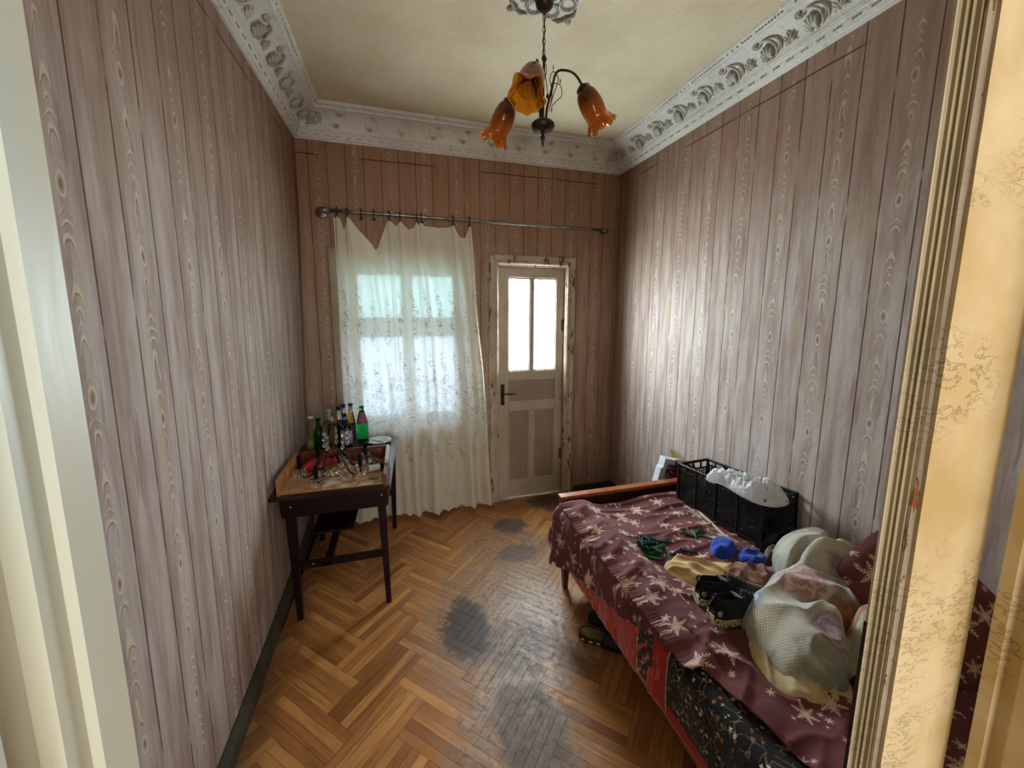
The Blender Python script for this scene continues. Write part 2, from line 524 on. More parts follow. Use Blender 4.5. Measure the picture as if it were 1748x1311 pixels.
# ------------------------------------------------------------------ the room shell
def lx(y, z):      # the old left wall leans a little towards its far bottom corner
    t = clamp((y-0.6)/(D-0.6)); return -0.065*t*t*clamp((2.3-z)/2.3)
b = grid(24, 24, lambda u, v: (lx(lerp(YF, D+0.02, u), lerp(-0.02, ZC+.01, v)), lerp(YF, D+0.02, u), lerp(-0.02, ZC+.01, v)), lambda u, v: (lerp(YF, D+0.02, u), lerp(0, ZC, v)))
o = st(b.build('wall_left', WP_L, smooth=True)); solid(o, 0.12, 1 if False else -1)
b = grid(24, 24, lambda u, v: (W, lerp(YF-0.03, D+0.02, u), lerp(-0.02, ZC+.01, v)), lambda u, v: (lerp(YF, D+0.02, u), lerp(0, ZC, v)))
o = st(b.build('wall_right', WP_R)); solid(o, 0.12, 1)
# back wall with window and door openings
WX0, WX1, WZ0, WZ1 = 0.275, 1.105, 0.73, 1.945
DX0, DX1, DZ1 = 1.385, 1.985, 1.985
def back_wall():
    xs = [-0.2, WX0, WX1, DX0, DX1, W+0.14]; zs = [-0.02, WZ0, WZ1, DZ1, ZC+0.01]
    b = MB(); b.uv = []
    T = 0.16
    def quad(p, uvs):
        o = len(b.v); b.v += p; b.uv += uvs; b.f.append((o, o+1, o+2, o+3))
    holes = lambda i, j: (i == 1 and j == 1) or (i == 3 and j < 3)
    for i in range(5):
        for j in range(4):
            if holes(i, j): continue
            for y in (D, D+T):
                quad([(xs[i], y, zs[j]), (xs[i+1], y, zs[j]), (xs[i+1], y, zs[j+1]), (xs[i], y, zs[j+1])],
                     [(xs[i], zs[j]), (xs[i+1], zs[j]), (xs[i+1], zs[j+1]), (xs[i], zs[j+1])])
    def rev(a, c):
        quad([(a[0], D, a[1]), (c[0], D, c[1]), (c[0], D+T, c[1]), (a[0], D+T, a[1])], [(0.02, 0.3)]*4)
    for a, c in (((WX0, WZ0), (WX1, WZ0)), ((WX0, WZ1), (WX1, WZ1)), ((WX0, WZ0), (WX0, WZ1)), ((WX1, WZ0), (WX1, WZ1)),
                 ((DX0, 0), (DX0, DZ1)), ((DX1, 0), (DX1, DZ1)), ((DX0, DZ1), (DX1, DZ1))):
        rev(a, c)
    return st(b.build('wall_back', WP_B))
back_wall()
# front wall around the doorway the photograph is taken through
b = MB()
JL, JR = 0.485, 1.278
b.box(-0.12, 0.15, -0.02, JL-0.03, YF, ZC+.01); b.box(JR+0.03, 0.15, -0.02, W+0.14, YF, ZC+.01); b.box(JL-0.03, 0.15, 2.28, JR+0.03, YF, ZC+.01)
st(b.build('wall_front', M_WALLP))
b = MB().box(-0.2, YF-0.05, ZC, W+0.2, D+0.2, ZC+0.1); st(b.build('ceiling', M_CEIL))
# neighbouring room the photographer stands in
b = MB()
b.box(-1.5, -2.6, -0.12, 3.2, 0.15, -0.02)
b.box(-1.5, -2.7, -0.1, 3.2, -2.6, 2.95); b.box(-1.6, -2.7, -0.1, -1.5, 0.2, 2.95); b.box(3.2, -2.7, -0.1, 3.3, 0.2, 2.95)
b.box(-1.5, 0.15, -0.1, -0.12, 0.25, 2.95); b.box(W+0.14, 0.15, -0.1, 3.2, 0.25, 2.95); b.box(-1.6, -2.7, 2.92, 3.3, 0.2, 3.0)
st(b.build('trim_next_room', M_WALLP))

# floor: a base slab and parquet strips in herringbone blocks of four
fl = st(MB().box(-0.12, 0.12, -0.06, W+0.12, D+0.19, -0.012).build('floor', M_JOINT))
def clip(poly, x0, x1, y0, y1):
    for ax, lim, sg in ((0, x0, 1), (0, x1, -1), (1, y0, 1), (1, y1, -1)):
        out = []
        for i in range(len(poly)):
            a, c = poly[i], poly[(i+1) % len(poly)]
            da, dc = sg*(a[ax]-lim), sg*(c[ax]-lim)
            if da >= 0: out.append(a)
            if (da >= 0) != (dc >= 0):
                t = da/(da-dc); out.append((a[0]+(c[0]-a[0])*t, a[1]+(c[1]-a[1])*t))
        poly = out
        if len(poly) < 3: return []
    return poly
SL, SW4 = 0.385, 0.155
s2 = math.sqrt(0.5)
strips = []
for ci in range(-3, 6):
    for k in range(-12, 16):
        for kind in ('A', 'B'):
            if kind == 'A':
                P0 = Vector((1.22+0.5445*ci, 1.437-0.2192*k)); a = Vector((s2, -s2)); bb = Vector((-s2, -s2))
            else:
                P0 = Vector((1.1104+0.5445*ci, 1.3274-0.2192*k)); a = Vector((-s2, -s2)); bb = Vector((s2, -s2))
            for q in range(4):
                w = SW4/4
                c0 = P0 + bb*(w*(q+0.5)) + a*(SL/2)
                strips.append((c0, a, bb, w))
vis = []
gap = 0.0004
for c0, a, bb, w in strips:
    L2, w2 = SL/2-gap, w/2-gap*(0.6+random.random())
    cor = [c0+a*sx*L2+bb*sy*w2 for sx, sy in ((-1, -1), (1, -1), (1, 1), (-1, 1))]
    poly = clip([(p.x, p.y) for p in cor], 0.0, W-0.003, YF+0.003, D+0.07 if False else D-0.002)
    if len(poly) < 3: continue
    ar = abs(sum(poly[i][0]*poly[(i+1) % len(poly)][1]-poly[(i+1) % len(poly)][0]*poly[i][1] for i in range(len(poly))))/2
    if ar < 0.0004: continue
    full = len(poly) == 4 and ar > (2*L2)*(2*w2)*0.999
    hidden = c0.x > 1.62 and c0.y < 1.85
    vis.append([hidden or c0.y < 0.85, (c0-Vector((0.63, 0.6))).length, c0, a, poly, full])
vis.sort(key=lambda t: (t[0], t[1]))
rest = MB(); shared = []
for i, (h, d_, c0, a, poly, full) in enumerate(vis):
    ang = math.atan2(a.y, a.x)
    Mi = Matrix.Rotation(-ang, 4, 'Z') @ Matrix.Translation((-c0.x, -c0.y, 0))
    lp = [(Mi @ Vector((x, y, 0))) for x, y in poly]
    sx = sum(lp[k].x*lp[(k+1) % len(lp)].y-lp[(k+1) % len(lp)].x*lp[k].y for k in range(len(lp)))
    if sx < 0: lp = lp[::-1]
    if i < 298 and not h:
        if full and len(shared) >= 6:
            o = bpy.data.objects.new('parquet_strip', shared[i % 6]); COL.objects.link(o); o.parent = fl
        else:
            o = MB().prism([(p.x, p.y) for p in lp], -0.012, 0.0, b=0.0004).build('parquet_strip', M_FLOOR, fl)
            if full: shared.append(o.data)
        o.location = (c0.x, c0.y, -0.0003-random.random()*0.0006); o.rotation_euler = (random.uniform(-.0012, .0012), random.uniform(-.0008, .0008), ang)
    else:
        rest.prism([(x, y) for x, y in (poly if sx > 0 else poly[::-1])], -0.012, -0.0006, b=0.0005)
o = rest.build('parquet_field', M_FLOOR, fl); o['kind'] = 'stuff'

# baseboards
b = MB()
prof = [(0, 0), (0.020, 0), (0.020, 0.06), (0.012, 0.085), (0.006, 0.10), (0, 0.10)]
n = 24
for i in range(n+1):
    y = lerp(YF, D, i/n)
    for dx, z in prof: b.v.append((lx(y, z)+dx+0.001+random.uniform(-.0012, .0012), y, z))
k = len(prof)
for i in range(n):
    for j in range(k): b.f.append((i*k+j, i*k+(j+1) % k, (i+1)*k+(j+1) % k, (i+1)*k+j))
st(b.build('baseboard_left', M_BASE))
st(MB().box(2.09, D-0.018, 0, W-0.001, D-0.0005, 0.055, 0.004).build('baseboard_back', M_BASE))
st(MB().box(W-0.02, 2.0, 0, W-0.0005, D-0.02, 0.075, 0.004).build('baseboard_right', M_BASE))
b = MB().box(0.0, D-0.016, 0, 1.32, D-0.0005, 0.05, 0.004)
st(b.build('baseboard_window', M_CASE2))

# ------------------------------------------------------------------ cornice
CP = [(0, 2.7413), (0.012, 2.7413), (0.016, 2.748), (0.026, 2.750), (0.030, 2.754), (0.036, 2.782), (0.044, 2.786), (0.044, 2.792), (0.050, 2.794), (0.050, 2.802)]
for i in range(9):
    t = i/8
    CP.append((0.050+0.105*(1-math.cos(t*PI/2))*0.8+0.105*0.2*t, 2.802+0.080*(math.sin(t*PI/2)*0.75+0.25*t)))
CP += [(0.160, 2.882), (0.163, 2.890), (0.170, 2.892), (0.178, 2.900), (0.184, 2.902), (0.188, 2.912), (0.188, ZC)]
def cornice(name, p0, p1, inward, mat):
    """p0->p1 along the wall; inward = unit normal into the room; mitred ends"""
    b = MB(); d = (Vector(p1)-Vector(p0)).normalized()
    n = 30; k = len(CP)
    for i in range(n+1):
        t = i/n
        for j, (c, z) in enumerate(CP):
            a0 = Vector(p0)+d*c; a1 = Vector(p1)-d*c
            q = a0.lerp(a1, t)+Vector(inward)*c
            w = N(q.x*6+j*.1, q.y*6, j*0.3)*0.0016 if 0 < j < k-1 else 0
            b.v.append((q.x+inward[0]*w, q.y+inward[1]*w, z+w*0.5))
    for i in range(n):
        for j in range(k-1): b.f.append((i*k+j, i*k+j+1, (i+1)*k+j+1, (i+1)*k+j))
    return st(b.build(name, mat, auto=35))
trims = {
 'back': cornice('trim_1', (0, D), (W, D), (0, -1), M_CORN),
 'left': cornice('trim_2', (0, YF), (0, D), (1, 0), M_CORN),
 'right': cornice('trim_3', (W, D), (W, YF), (-1, 0), M_CORN),
 'front': cornice('trim_4', (W, YF), (0, YF), (0, 1), M_CORN)}
def on_wall(side, t, c, z, tilt):
    """frame on the cornice: X along the wall, Y up the cove, Z out of it; tilt = angle of cove from vertical"""
    if side == 'right': P = Vector((W-c, t, z)); A = Vector((0, -1, 0)); I = Vector((-1, 0, 0))
    elif side == 'left': P = Vector((c, t, z)); A = Vector((0, 1, 0)); I = Vector((1, 0, 0))
    else: P = Vector((t, D-c, z)); A = Vector((1, 0, 0)); I = Vector((0, -1, 0))
    Zu = Vector((0, 0, 1))
    Y = Zu*math.cos(tilt)+I*math.sin(tilt)
    Z = I*math.cos(tilt)-Zu*math.sin(tilt)
    X = Y.cross(Z)
    return Matrix.Translation(P) @ Matrix((X, Y, Z)).transposed().to_4x4()
# acanthus scroll: shell of five lobes inside a C-scroll with a bud (local XY, ~0.14 tall)
def acanthus():
    b = MB()
    for k in range(6):
        a = math.radians(62+k*20); L = 0.060-abs(k-2.5)*0.004
        pts = []; 
        for i in range(7):
            t = i/6
            pts.append(Vector((math.cos(a)*L*t*0.9+0.004, -0.052+math.sin(a)*L*t*1.25, 0.006+0.014*math.sin(t*PI*0.85))))
        b.tube(pts, [0.003+0.0065*math.sin(min(1, i/6*1.05)*PI*0.8) for i in range(7)], 7)
    c = []
    for i in range(15):
        t = i/14; a = math.radians(-70+t*215); r = 0.052-0.012*t
        c.append(Vector((math.cos(a)*r*0.92+0.006, math.sin(a)*r*1.05+0.002, 0.012+0.006*math.sin(t*PI))))
    b.tube(c, [0.0035+0.0035*math.sin(i/14*PI) for i in range(15)], 7)
    c2 = []
    for i in range(9):
        t = i/8; a = math.radians(-40+t*95)
        c2.append(Vector((math.cos(a)*0.068, math.sin(a)*0.07-0.002, 0.006)))
    b.tube(c2, [0.003+0.003*math.sin(i/8*PI) for i in range(9)], 6)
    # curled head with beaded leaf at upper left
    for i in range(7):
        a = math.radians(60+i*38)
        b.ball((-0.030+math.cos(a)*0.016, 0.044+math.sin(a)*0.013, 0.012), 0.0075, 7, 5)
    b.ball((-0.030, 0.044, 0.014), 0.010, 8, 5)
    b.ball((-0.006, 0.066, 0.008), 0.008, 7, 5, (1.1, 0.9, 1)); b.ball((0.003, 0.068, 0.008), 0.007, 7, 5)
    b.ball((0.006, -0.050, 0.010), 0.014, 8, 5, (1.2, 0.8, 0.9))
    b.ball((-0.026, -0.056, 0.008), 0.010, 7, 5, (1.3, 0.8, .8)); b.ball((-0.044, -0.060, 0.006), 0.008, 7, 5)
    return b
def palmette():
    b = MB()
    for k in range(5):
        a = math.radians(90+(k-2)*27); L = 0.052-abs(k-2)*0.007
        pts = [Vector((math.cos(a)*L*i/5*(1+0.1*i/5), -0.038+math.sin(a)*L*i/5*1.15, 0.004+0.006*math.sin(i/5*PI))) for i in range(6)]
        b.tube(pts, [0.0022+0.0040*math.sin(i/5*PI*.9) for i in range(6)], 6)
    for k in (-1, 1):
        pts = [Vector((k*(0.006+0.030*i/6), -0.046+0.010*math.sin(i/6*PI), 0.005)) for i in range(7)]
        b.tube(pts, [0.003+0.002*math.sin(i/6*PI) for i in range(7)], 6)
        b.ball((k*0.030, -0.038, 0.005), 0.006, 7, 5)
    return b
def rosette():
    b = MB()
    for k in range(6):
        a = k*PI/3; b.ball((math.cos(a)*0.012, math.sin(a)*0.010, 0.003), 0.0075, 7, 5, (1, .8, .7))
    b.ball((0, 0, 0.006), 0.006, 7, 5)
    for k in (-1, 1):
        pts = [Vector((k*(0.014+0.022*i/5), 0.006*math.sin(i/5*PI), 0.003)) for i in range(6)]
        b.tube(pts, [0.003*(1-i/7) for i in range(6)], 5)
    return b
def panelrelief():
    b = MB()
    pts = [(-0.07, -0.030, 0), (-0.07, 0.018, 0), (-0.045, 0.034, 0), (0.045, 0.034, 0), (0.07, 0.018, 0), (0.07, -0.030, 0)]
    b.tube([Vector(p) for p in pts], 0.0035, 6)
    return b
protos = {}
TILT = math.radians(50)
def ornament(kind, mk, side, t, c, z, tilt, mat, sc=1.0):
    if kind not in protos:
        o = mk().build(kind, mat, trims[side], smooth=True); protos[kind] = o.data
    else:
        o = bpy.data.objects.new(kind, protos[kind]); COL.objects.link(o); o.parent = trims[side]
    o.matrix_world = on_wall(side, t, c, z, tilt) @ Matrix.Diagonal((sc, sc, sc, 1))
for side in ('right', 'left'):
    for i in range(13):
        t = 0.36+0.2075*i + (0.0 if side == 'right' else 0.10)
        if t < D-0.20:
            ornament('acanthus_scroll', acanthus, side, t, 0.082, 2.852, TILT, M_ORN, 0.94)
            t2 = t+0.1037
            if t2 < D-0.19: ornament('palmette', palmette, side, t2, 0.080, 2.847, TILT, M_ORN, 0.82)
for i in range(10):
    t = 0.27+0.2115*i
    if t > W-0.2: continue
    ornament('rosette', rosette, 'back', t, 0.062, 2.824, math.radians(30), M_ORN)
    ornament('rosette', rosette, 'back', t+0.03, 0.118, 2.872, math.radians(62), M_ORN)
    if t+0.11 < W-0.25: ornament('panel_relief', panelrelief, 'back', t+0.118, 0.086, 2.853, TILT, M_CORN)
for side, t in (('right', D-0.13), ('left', D-0.13), ('back', 0.13), ('back', W-0.13)):
    ornament('acanthus_scroll', acanthus, side, t, 0.09, 2.858, TILT, M_ORN, 0.85)
# bead rows: three-dot groups on the lower fascia, beads on the upper band
for side in ('right', 'left', 'back'):
    b = MB(); b2 = MB()
    L0, L1 = (YF+.06, D-0.06) if side != 'back' else (0.06, W-0.06)
    t = L0; i = 0
    while t < L1:
        for q in range(3):
            Mx = on_wall(side, t+q*0.012, 0.0335, 2.768, math.radians(12))
            b.box(-0.0030, -0.0034, -0.001, 0.0030, 0.0034, 0.0018, 0, Mx)
        t += 0.068
    t = L0+0.12
    while t < L1-0.12:
        Mx = on_wall(side, t, 0.174, 2.896, math.radians(45))
        if random.random() < 0.9: b2.ball(Mx @ Vector((0, 0, 0.001)), 0.0048, 6, 4)
        t += 0.0155 if (int(t*9) % 3) else 0.03
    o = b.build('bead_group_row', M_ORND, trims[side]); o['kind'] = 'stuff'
    o = b2.build('bead_row', M_ORN, trims[side], smooth=True); o['kind'] = 'stuff'

# ------------------------------------------------------------------ door in the back wall
M_IRON = simple('dark_iron', (42, 34, 30), (66, 54, 46), 30, 0.45, 0.6)
M_RUST = simple('painted_rusty_hinge', (120, 96, 74), (84, 60, 44), 40, 0.6, 0.1)
def glass(name, tint=(245, 250, 250), op=0.0, rough=0.0, body=(230, 240, 240), gl=0.10):
    """thin pane: lets light straight through, with a faint reflection and a film of dirt"""
    g = G(name)
    tr = g.n('ShaderNodeBsdfTransparent'); tr.inputs[0].default_value = lin(tint)
    gs = g.n('ShaderNodeBsdfGlossy'); gs.inputs['Roughness'].default_value = rough+0.02
    tl = g.n('ShaderNodeBsdfTranslucent'); tl.inputs[0].default_value = lin(body)
    m1 = g.n('ShaderNodeMixShader'); m1.inputs[0].default_value = op
    g.l(tr.outputs[0], m1.inputs[1]); g.l(tl.outputs[0], m1.inputs[2])
    lw = g.n('ShaderNodeLayerWeight'); lw.inputs[0].default_value = 0.25
    m2 = g.n('ShaderNodeMixShader'); k = g.m('MULTIPLY', V(g, lw.outputs['Fresnel']), gl*3)
    g.l(k, m2.inputs[0]); g.l(m1.outputs[0], m2.inputs[1]); g.l(gs.outputs[0], m2.inputs[2])
    g.l(m2.outputs[0], g.out.inputs[0])
    return g.mat
M_PANE = glass('dusty_window_glass', (250, 255, 255), 0.06)
M_PANET = glass('turquoise_tinted_glass', (112, 125, 127), 0.5, body=(114, 127, 129))
M_PANEW = glass('milky_window_glass', (120, 127, 134), 0.5, body=(122, 129, 136))

dr = st(thing('door_1', '', 'x')); del dr['label']; del dr['category']
yd = D+0.030
def dbox(name, x0, z0, x1, z1, mat=M_DOOR, dy=0.0, th=0.036, bv=0.003):
    return MB().box(x0, yd+dy, z0, x1, yd+dy+th, z1, bv).build(name, mat, dr)
LX0, LX1, LZ = 1.392, 1.972, 1.966
dbox('stile', LX0, 0.006, 1.487, LZ); dbox('stile', 1.902, 0.006, LX1, LZ)
dbox('rail', 1.487, 1.885, 1.902, LZ); dbox('rail', 1.487, 1.035, 1.902, 1.118)
dbox('rail', 1.487, 0.775, 1.902, 0.860, dy=-0.003); dbox('rail', 1.487, 0.006, 1.902, 0.150)
dbox('mullion', 1.668, 1.118, 1.706, 1.885); dbox('mullion', 1.668, 0.150, 1.718, 0.775)
dbox('panel', 1.487, 0.860, 1.902, 1.035, M_DOORP, 0.010, 0.014, 0.0)
for a, c in ((1.487, 1.668), (1.718, 1.902)):
    dbox('panel', a, 0.150, c, 0.775, M_DOORP, 0.012, 0.012, 0.0)
    b = MB()
    for x0, z0, x1, z1 in ((a, .150, a+.008, .775), (c-.008, .150, c, .775), (a, .150, c, .158), (a, .767, c, .775)):
        b.box(x0, yd+0.004, z0, x1, yd+0.013, z1, 0.002)
    b.build('panel_bead', M_DOOR, dr)
for a, c in ((1.487, 1.668), (1.706, 1.902)):
    b = MB()
    for x0, z0, x1, z1 in ((a, 1.118, a+.007, 1.885), (c-.007, 1.118, c, 1.885), (a, 1.118, c, 1.127), (a, 1.872, c, 1.885)):
        b.box(x0, yd+0.006, z0, x1, yd+0.016, z1, 0.002)
    b.build('glazing_bead', M_WINF, dr)
    MB().box(a, yd+0.017, 1.118, c, yd+0.020, 1.885).build('pane', M_PANE, dr)
b = MB().box(1.418, yd-0.006, 0.832, 1.450, yd, 1.010, 0.003)
pl0 = b.build('lock_plate', M_IRON, dr)
b = MB(); b.tube([(1.434, yd-0.004, 0.935), (1.434, yd-0.045, 0.935), (1.445, yd-0.050, 0.934), (1.535, yd-0.050, 0.930)], [0.007, 0.007, 0.0075, 0.006], 8)
b.lathe([(0.001, 0), (0.014, 0), (0.012, 0.008), (0.001, 0.009)], 14, Matrix.Translation((1.434, yd-0.006, 0.935)) @ Matrix.Rotation(PI/2, 4, 'X'))
b.build('door_handle', M_IRON, pl0, auto=40)
for z in (1.50, 0.36):
    b = MB(); b.tube([(1.976, yd-0.008, z-0.055), (1.976, yd-0.008, z+0.055)], 0.007, 10)
    b.box(1.950, yd-0.003, z-0.045, 1.974, yd-0.0005, z+0.045, 0.001); b.ball((1.976, yd-0.008, z+0.058), 0.006, 8, 5); b.ball((1.976, yd-0.008, z-0.058), 0.006, 8, 5)
    b.build('hinge', M_RUST, dr, auto=40)
# casing (architrave) with mitred corners, a stepped profile
def architrave(name, x0, x1, z1, w, mat, y=D, z0=0.0, bottom=False, jit=0.0008):
    prof = [(0, 0), (0, -0.010), (0.008, -0.014), (0.012, -0.022), (0.020, -0.024), (0.026, -0.018), (0.034, -0.017), (0.040, -0.026), (w-0.006, -0.028), (w, -0.022), (w, 0.0)]
    b = MB()
    def path(o):
        P = [(x0-o, z0), (x0-o, z1+o), (x1+o, z1+o), (x1+o, z0)]
        if bottom: P = [(x0-o, z0-o), (x0-o, z1+o), (x1+o, z1+o), (x1+o, z0-o)]
        return P
    k = len(prof); n = 4
    segs = 14
    for a in range(n if bottom else 3):
        for i in range(segs+1):
            t = i/segs
            for o, dy in prof:
                P = path(o); p, q = P[a], P[(a+1) % 4]
                b.v.append((lerp(p[0], q[0], t)+random.uniform(-jit, jit), y+dy+random.uniform(-jit, jit), lerp(p[1], q[1], t)))
        base = len(b.v)-(segs+1)*k
        for i in range(segs):
            for j in range(k-1): b.f.append((base+i*k+j, base+i*k+j+1, base+(i+1)*k+j+1, base+(i+1)*k+j))
    return st(recalc(b.build(name, mat, auto=50)))
architrave('trim_5', 1.392, 1.972, 1.975, 0.078, M_CASE)
b = MB(); b.box(DX0, D-0.002, 0, 1.3905, D+0.09, DZ1, 0.001); b.box(1.974, D-0.002, 0, DX1, D+0.09, DZ1, 0.001); b.box(DX0, D-0.002, 1.968, DX1, D+0.09, DZ1, 0.001)
b.box(DX0, D, -0.01, DX1, D+0.16, 0.004, 0.0); b.box(DX0, yd+.037, 0, 1.404, yd+.055, DZ1, 0); b.box(1.960, yd+.037, 0, DX1, yd+.055, DZ1, 0); b.box(DX0, yd+.037, 1.954, DX1, yd+.055, DZ1, 0)
st(b.build('trim_6', M_CASE))

# ------------------------------------------------------------------ window behind the curtain
wd = st(thing('window_1', '', 'x')); del wd['label']; del wd['category']
yw = D+0.075
def wbox(name, x0, z0, x1, z1, mat=M_WINF, dy=0.0, th=0.045, bv=0.004):
    return MB().box(x0, yw+dy, z0, x1, yw+dy+th, z1, bv).build(name, mat, wd)
wbox('frame_side', WX0, WZ0, WX0+.040, WZ1); wbox('frame_side', WX1-.040, WZ0, WX1, WZ1)
wbox('frame_top', WX0+.040, WZ1-.045, WX1-.040, WZ1); wbox('frame_bottom', WX0+.040, WZ0, WX1-.040, WZ0+.045)
wbox('transom', WX0+.040, 1.435, WX1-.040, 1.540, dy=-0.008, th=0.06)
wbox('mullion', 0.668, WZ0+.045, 0.712, 1.435); wbox('mullion', 0.668, 1.540, 0.712, WZ1-.045)
for a, c in ((WX0+.040, .668), (.712, WX1-.040)):
    for z0, z1, m in ((WZ0+.045, 1.435, M_PANEW), (1.540, WZ1-.045, M_PANET)):
        b = MB(); s = 0.022
        b.box(a, yw+.008, z0, a+s, yw+.035, z1, .003); b.box(c-s, yw+.008, z0, c, yw+.035, z1, .003)
        b.box(a+s, yw+.008, z1-s, c-s, yw+.035, z1, .003); b.box(a+s, yw+.008, z0, c-s, yw+.035, z0+s, .003)
        fr = b.build('sash', M_WINF, wd)
        MB().box(a+s-.003, yw+.020, z0+s-.003, c-s+.003, yw+.023, z1-s+.003).build('pane', m, fr)
MB().box(WX0-.05, D-0.035, WZ0-.025, WX1+.05, D+0.07, WZ0, 0.004).build('window_sill', M_WINF, wd)
architrave('trim_7', WX0, WX1, WZ1, 0.108, M_CASE2, z0=WZ0-0.02)

# ------------------------------------------------------------------ doorway frame the camera looks through
b = MB()
pr = [(JL, YF), (JL, YF-0.020), (JL-0.004, YF-0.0215), (JL-0.004, YF-0.034), (JL-0.011, YF-0.036), (JL-0.011, YF-0.052), (JL-0.004, YF-0.056), (JL-0.004, 0.135), (JL-0.05, 0.135), (JL-0.05, YF+0.012), (JL-0.012, YF+0.012), (JL-0.008, YF+0.003)]
n = 40
for i in range(n+1):
    z = -0.01+2.31*i/n
    for j, (x, y) in enumerate(pr): b.v.append((x+N(z*3, j*.7)*0.0006, y+N(z*3, j*.7, 5)*0.0005, z))
k = len(pr)
for i in range(n):
    for j in range(k): b.f.append((i*k+j, i*k+(j+1) % k, (i+1)*k+(j+1) % k, (i+1)*k+j))
st(recalc(b.build('trim_8', M_NEARL, auto=40)))
# narrow fixed leaf on the right: yellowed face, stepped olive meeting edge, split paint
d2 = st(thing('door_2', '', 'x')); del d2['label']; del d2['category']
def vsweep(pr, z0, z1, n, jx, jy, seed, jf=3.0):
    b = MB(); k = len(pr)
    for i in range(n+1):
        z = lerp(z0, z1, i/n)
        for j, (x, y) in enumerate(pr):
            a = jx[j] if isinstance(jx, (list, tuple)) else jx
            b.v.append((x+N(z*jf, seed+j*3.1)*a+N(z*jf*6, seed+j*3.1)*a*0.4, y+N(z*jf, seed+j*2.3, 9)*jy, z))
    for i in range(n):
        for j in range(k): b.f.append((i*k+j, i*k+(j+1) % k, (i+1)*k+(j+1) % k, (i+1)*k+j))
    b.f.append(tuple(range(k))); b.f.append(tuple(n*k+j for j in range(k)))
    return b
X0, Y0 = 1.162, 0.250
recalc(vsweep([(X0+.0008, Y0), (X0+.0012, Y0+.0035), (1.270, Y0+.0035), (1.2885, Y0+.004), (1.2885, Y0)], 0.0, 2.27, 260, [.0018, .001, 0, .0006, .0006], 0.0, 1.0).build('face_board', M_NEARY, d2))
recalc(vsweep([(X0+.0015, Y0+.0036), (X0-.0005, Y0+.0075), (X0+.0006, Y0+.0110), (1.24, Y0+.0110), (1.24, Y0+.0036)], 0.0, 2.27, 200, [.0010, .0014, .0006, 0, 0], 0.0004, 14.0).build('peeling_edge', M_NEARG, d2))
recalc(vsweep([(X0-.0030, Y0+.0112), (X0-.0030, Y0+.0150), (X0-.0062, Y0+.0160), (X0-.0050, Y0+.0185), (X0-.0085, Y0+.0195), (X0-.0085, Y0+.0225), (X0-.0115, Y0+.0232), (1.20, Y0+.0232), (1.20, Y0+.0112)], 0.0, 2.27, 60, .0003, .0002, 30.0).build('edge_moulding', M_NEARO, d2, auto=30))
recalc(vsweep([(X0-.0118, Y0+.0234), (X0-.0140, Y0+.0238), (X0-.0140, Y0+.0262), (X0-.0110, Y0+.0268), (1.20, Y0+.0268), (1.20, Y0+.0234)], 0.0, 2.27, 60, .0002, .0002, 40.0).build('meeting_strip', M_CASE2, d2))
recalc(vsweep([(1.20, Y0+.0115), (1.20, Y0+.028), (1.286, Y0+.028), (1.286, Y0+.0042), (1.241, Y0+.0042)], 0.0, 2.27, 8, 0, 0, 0).build('door_core', M_NEARY, d2))
MB().box(X0-.0146, Y0+.0240, 1.02, X0-.0139, Y0+.0275, 1.24, 0).build('strike_plate', M_IRON, d2)
# jamb right of it
st(recalc(vsweep([(JR, YF), (JR, 0.219), (JR+.006, 0.216), (JR+.006, 0.206), (JR+.001, 0.203), (JR+.001, 0.135), (JR+.06, 0.135), (JR+.06, YF)], -0.01, 2.30, 80, .0008, .0006, 60.0).build('trim_9', M_NEARY, auto=40)))

# ------------------------------------------------------------------ curtain rod, clips, curtain
M_STEEL = simple('dull_galvanised_pipe', (150, 148, 144), (112, 108, 102), 14, 0.34, 0.9)
M_CLIP = simple('brown_plastic_clip', (48, 26, 22), (62, 36, 30), 20, 0.45)
yr = 2.94
t = thing('curtain_rod', 'grey steel pipe curtain rod running across the back wall above window and door', 'curtain rod', (0.14, D-0.002, 2.28))
b = MB(); b.tube([Vector((0.055, yr-D+.002, 0)).lerp(Vector((2.115, yr-D+.002, -0.006)), i/12) for i in range(13)], 0.0115, 12)
b.build('rod', M_STEEL, t, smooth=True)
b = MB(); b.lathe([(0.001, 0), (0.036, 0), (0.040, 0.004), (0.036, 0.012), (0.026, 0.014), (0.022, 0.020), (0.015, 0.022)], 24, Matrix.Translation((0, 0.0, 0)) @ Matrix.Rotation(PI/2, 4, 'X'))
b.build('wall_flange', M_STEEL, t, auto=40)
b = MB(); b.tube([(0, -0.018, 0), (0, -0.050, 0), (0.006, -0.070, 0), (0.022, -0.080, 0), (0.060, -0.080, 0)], [0.017, 0.018, 0.020, 0.019, 0.016], 12)
b.build('elbow', M_STEEL, t, smooth=True)
b = MB(); b.tube([(2.110, -0.078, -0.006), (2.140, -0.078, -0.006), (2.150, -0.070, -0.006), (2.152, -0.05, -0.006), (2.152, 0.0, -0.006)], [0.016, 0.018, 0.020, 0.018, 0.017], 12)
b.build('elbow', M_STEEL, t, smooth=True)
CLX = [0.246, 0.309, 0.402, 0.482, 0.583, 0.658, 0.772, 0.806, 1.030, 1.151]
HOLD = [1, 1, 0, 0, 1, 1, 1, 1, 1, 1]
where = ['leftmost curtain clip on the rod, holding the curtain corner', 'second curtain clip from the left, holding the curtain peak', 'empty curtain clip, left one of two above the sagging gap', 'empty curtain clip, right one of two above the sagging gap',
         'curtain clip at the right side of the sagging gap', 'curtain clip between the gap and the close pair of clips', 'left clip of the close pair at mid curtain', 'right clip of the close pair at mid curtain', 'second curtain clip from the right end of the curtain', 'rightmost curtain clip holding the outer curtain corner']
c0 = None
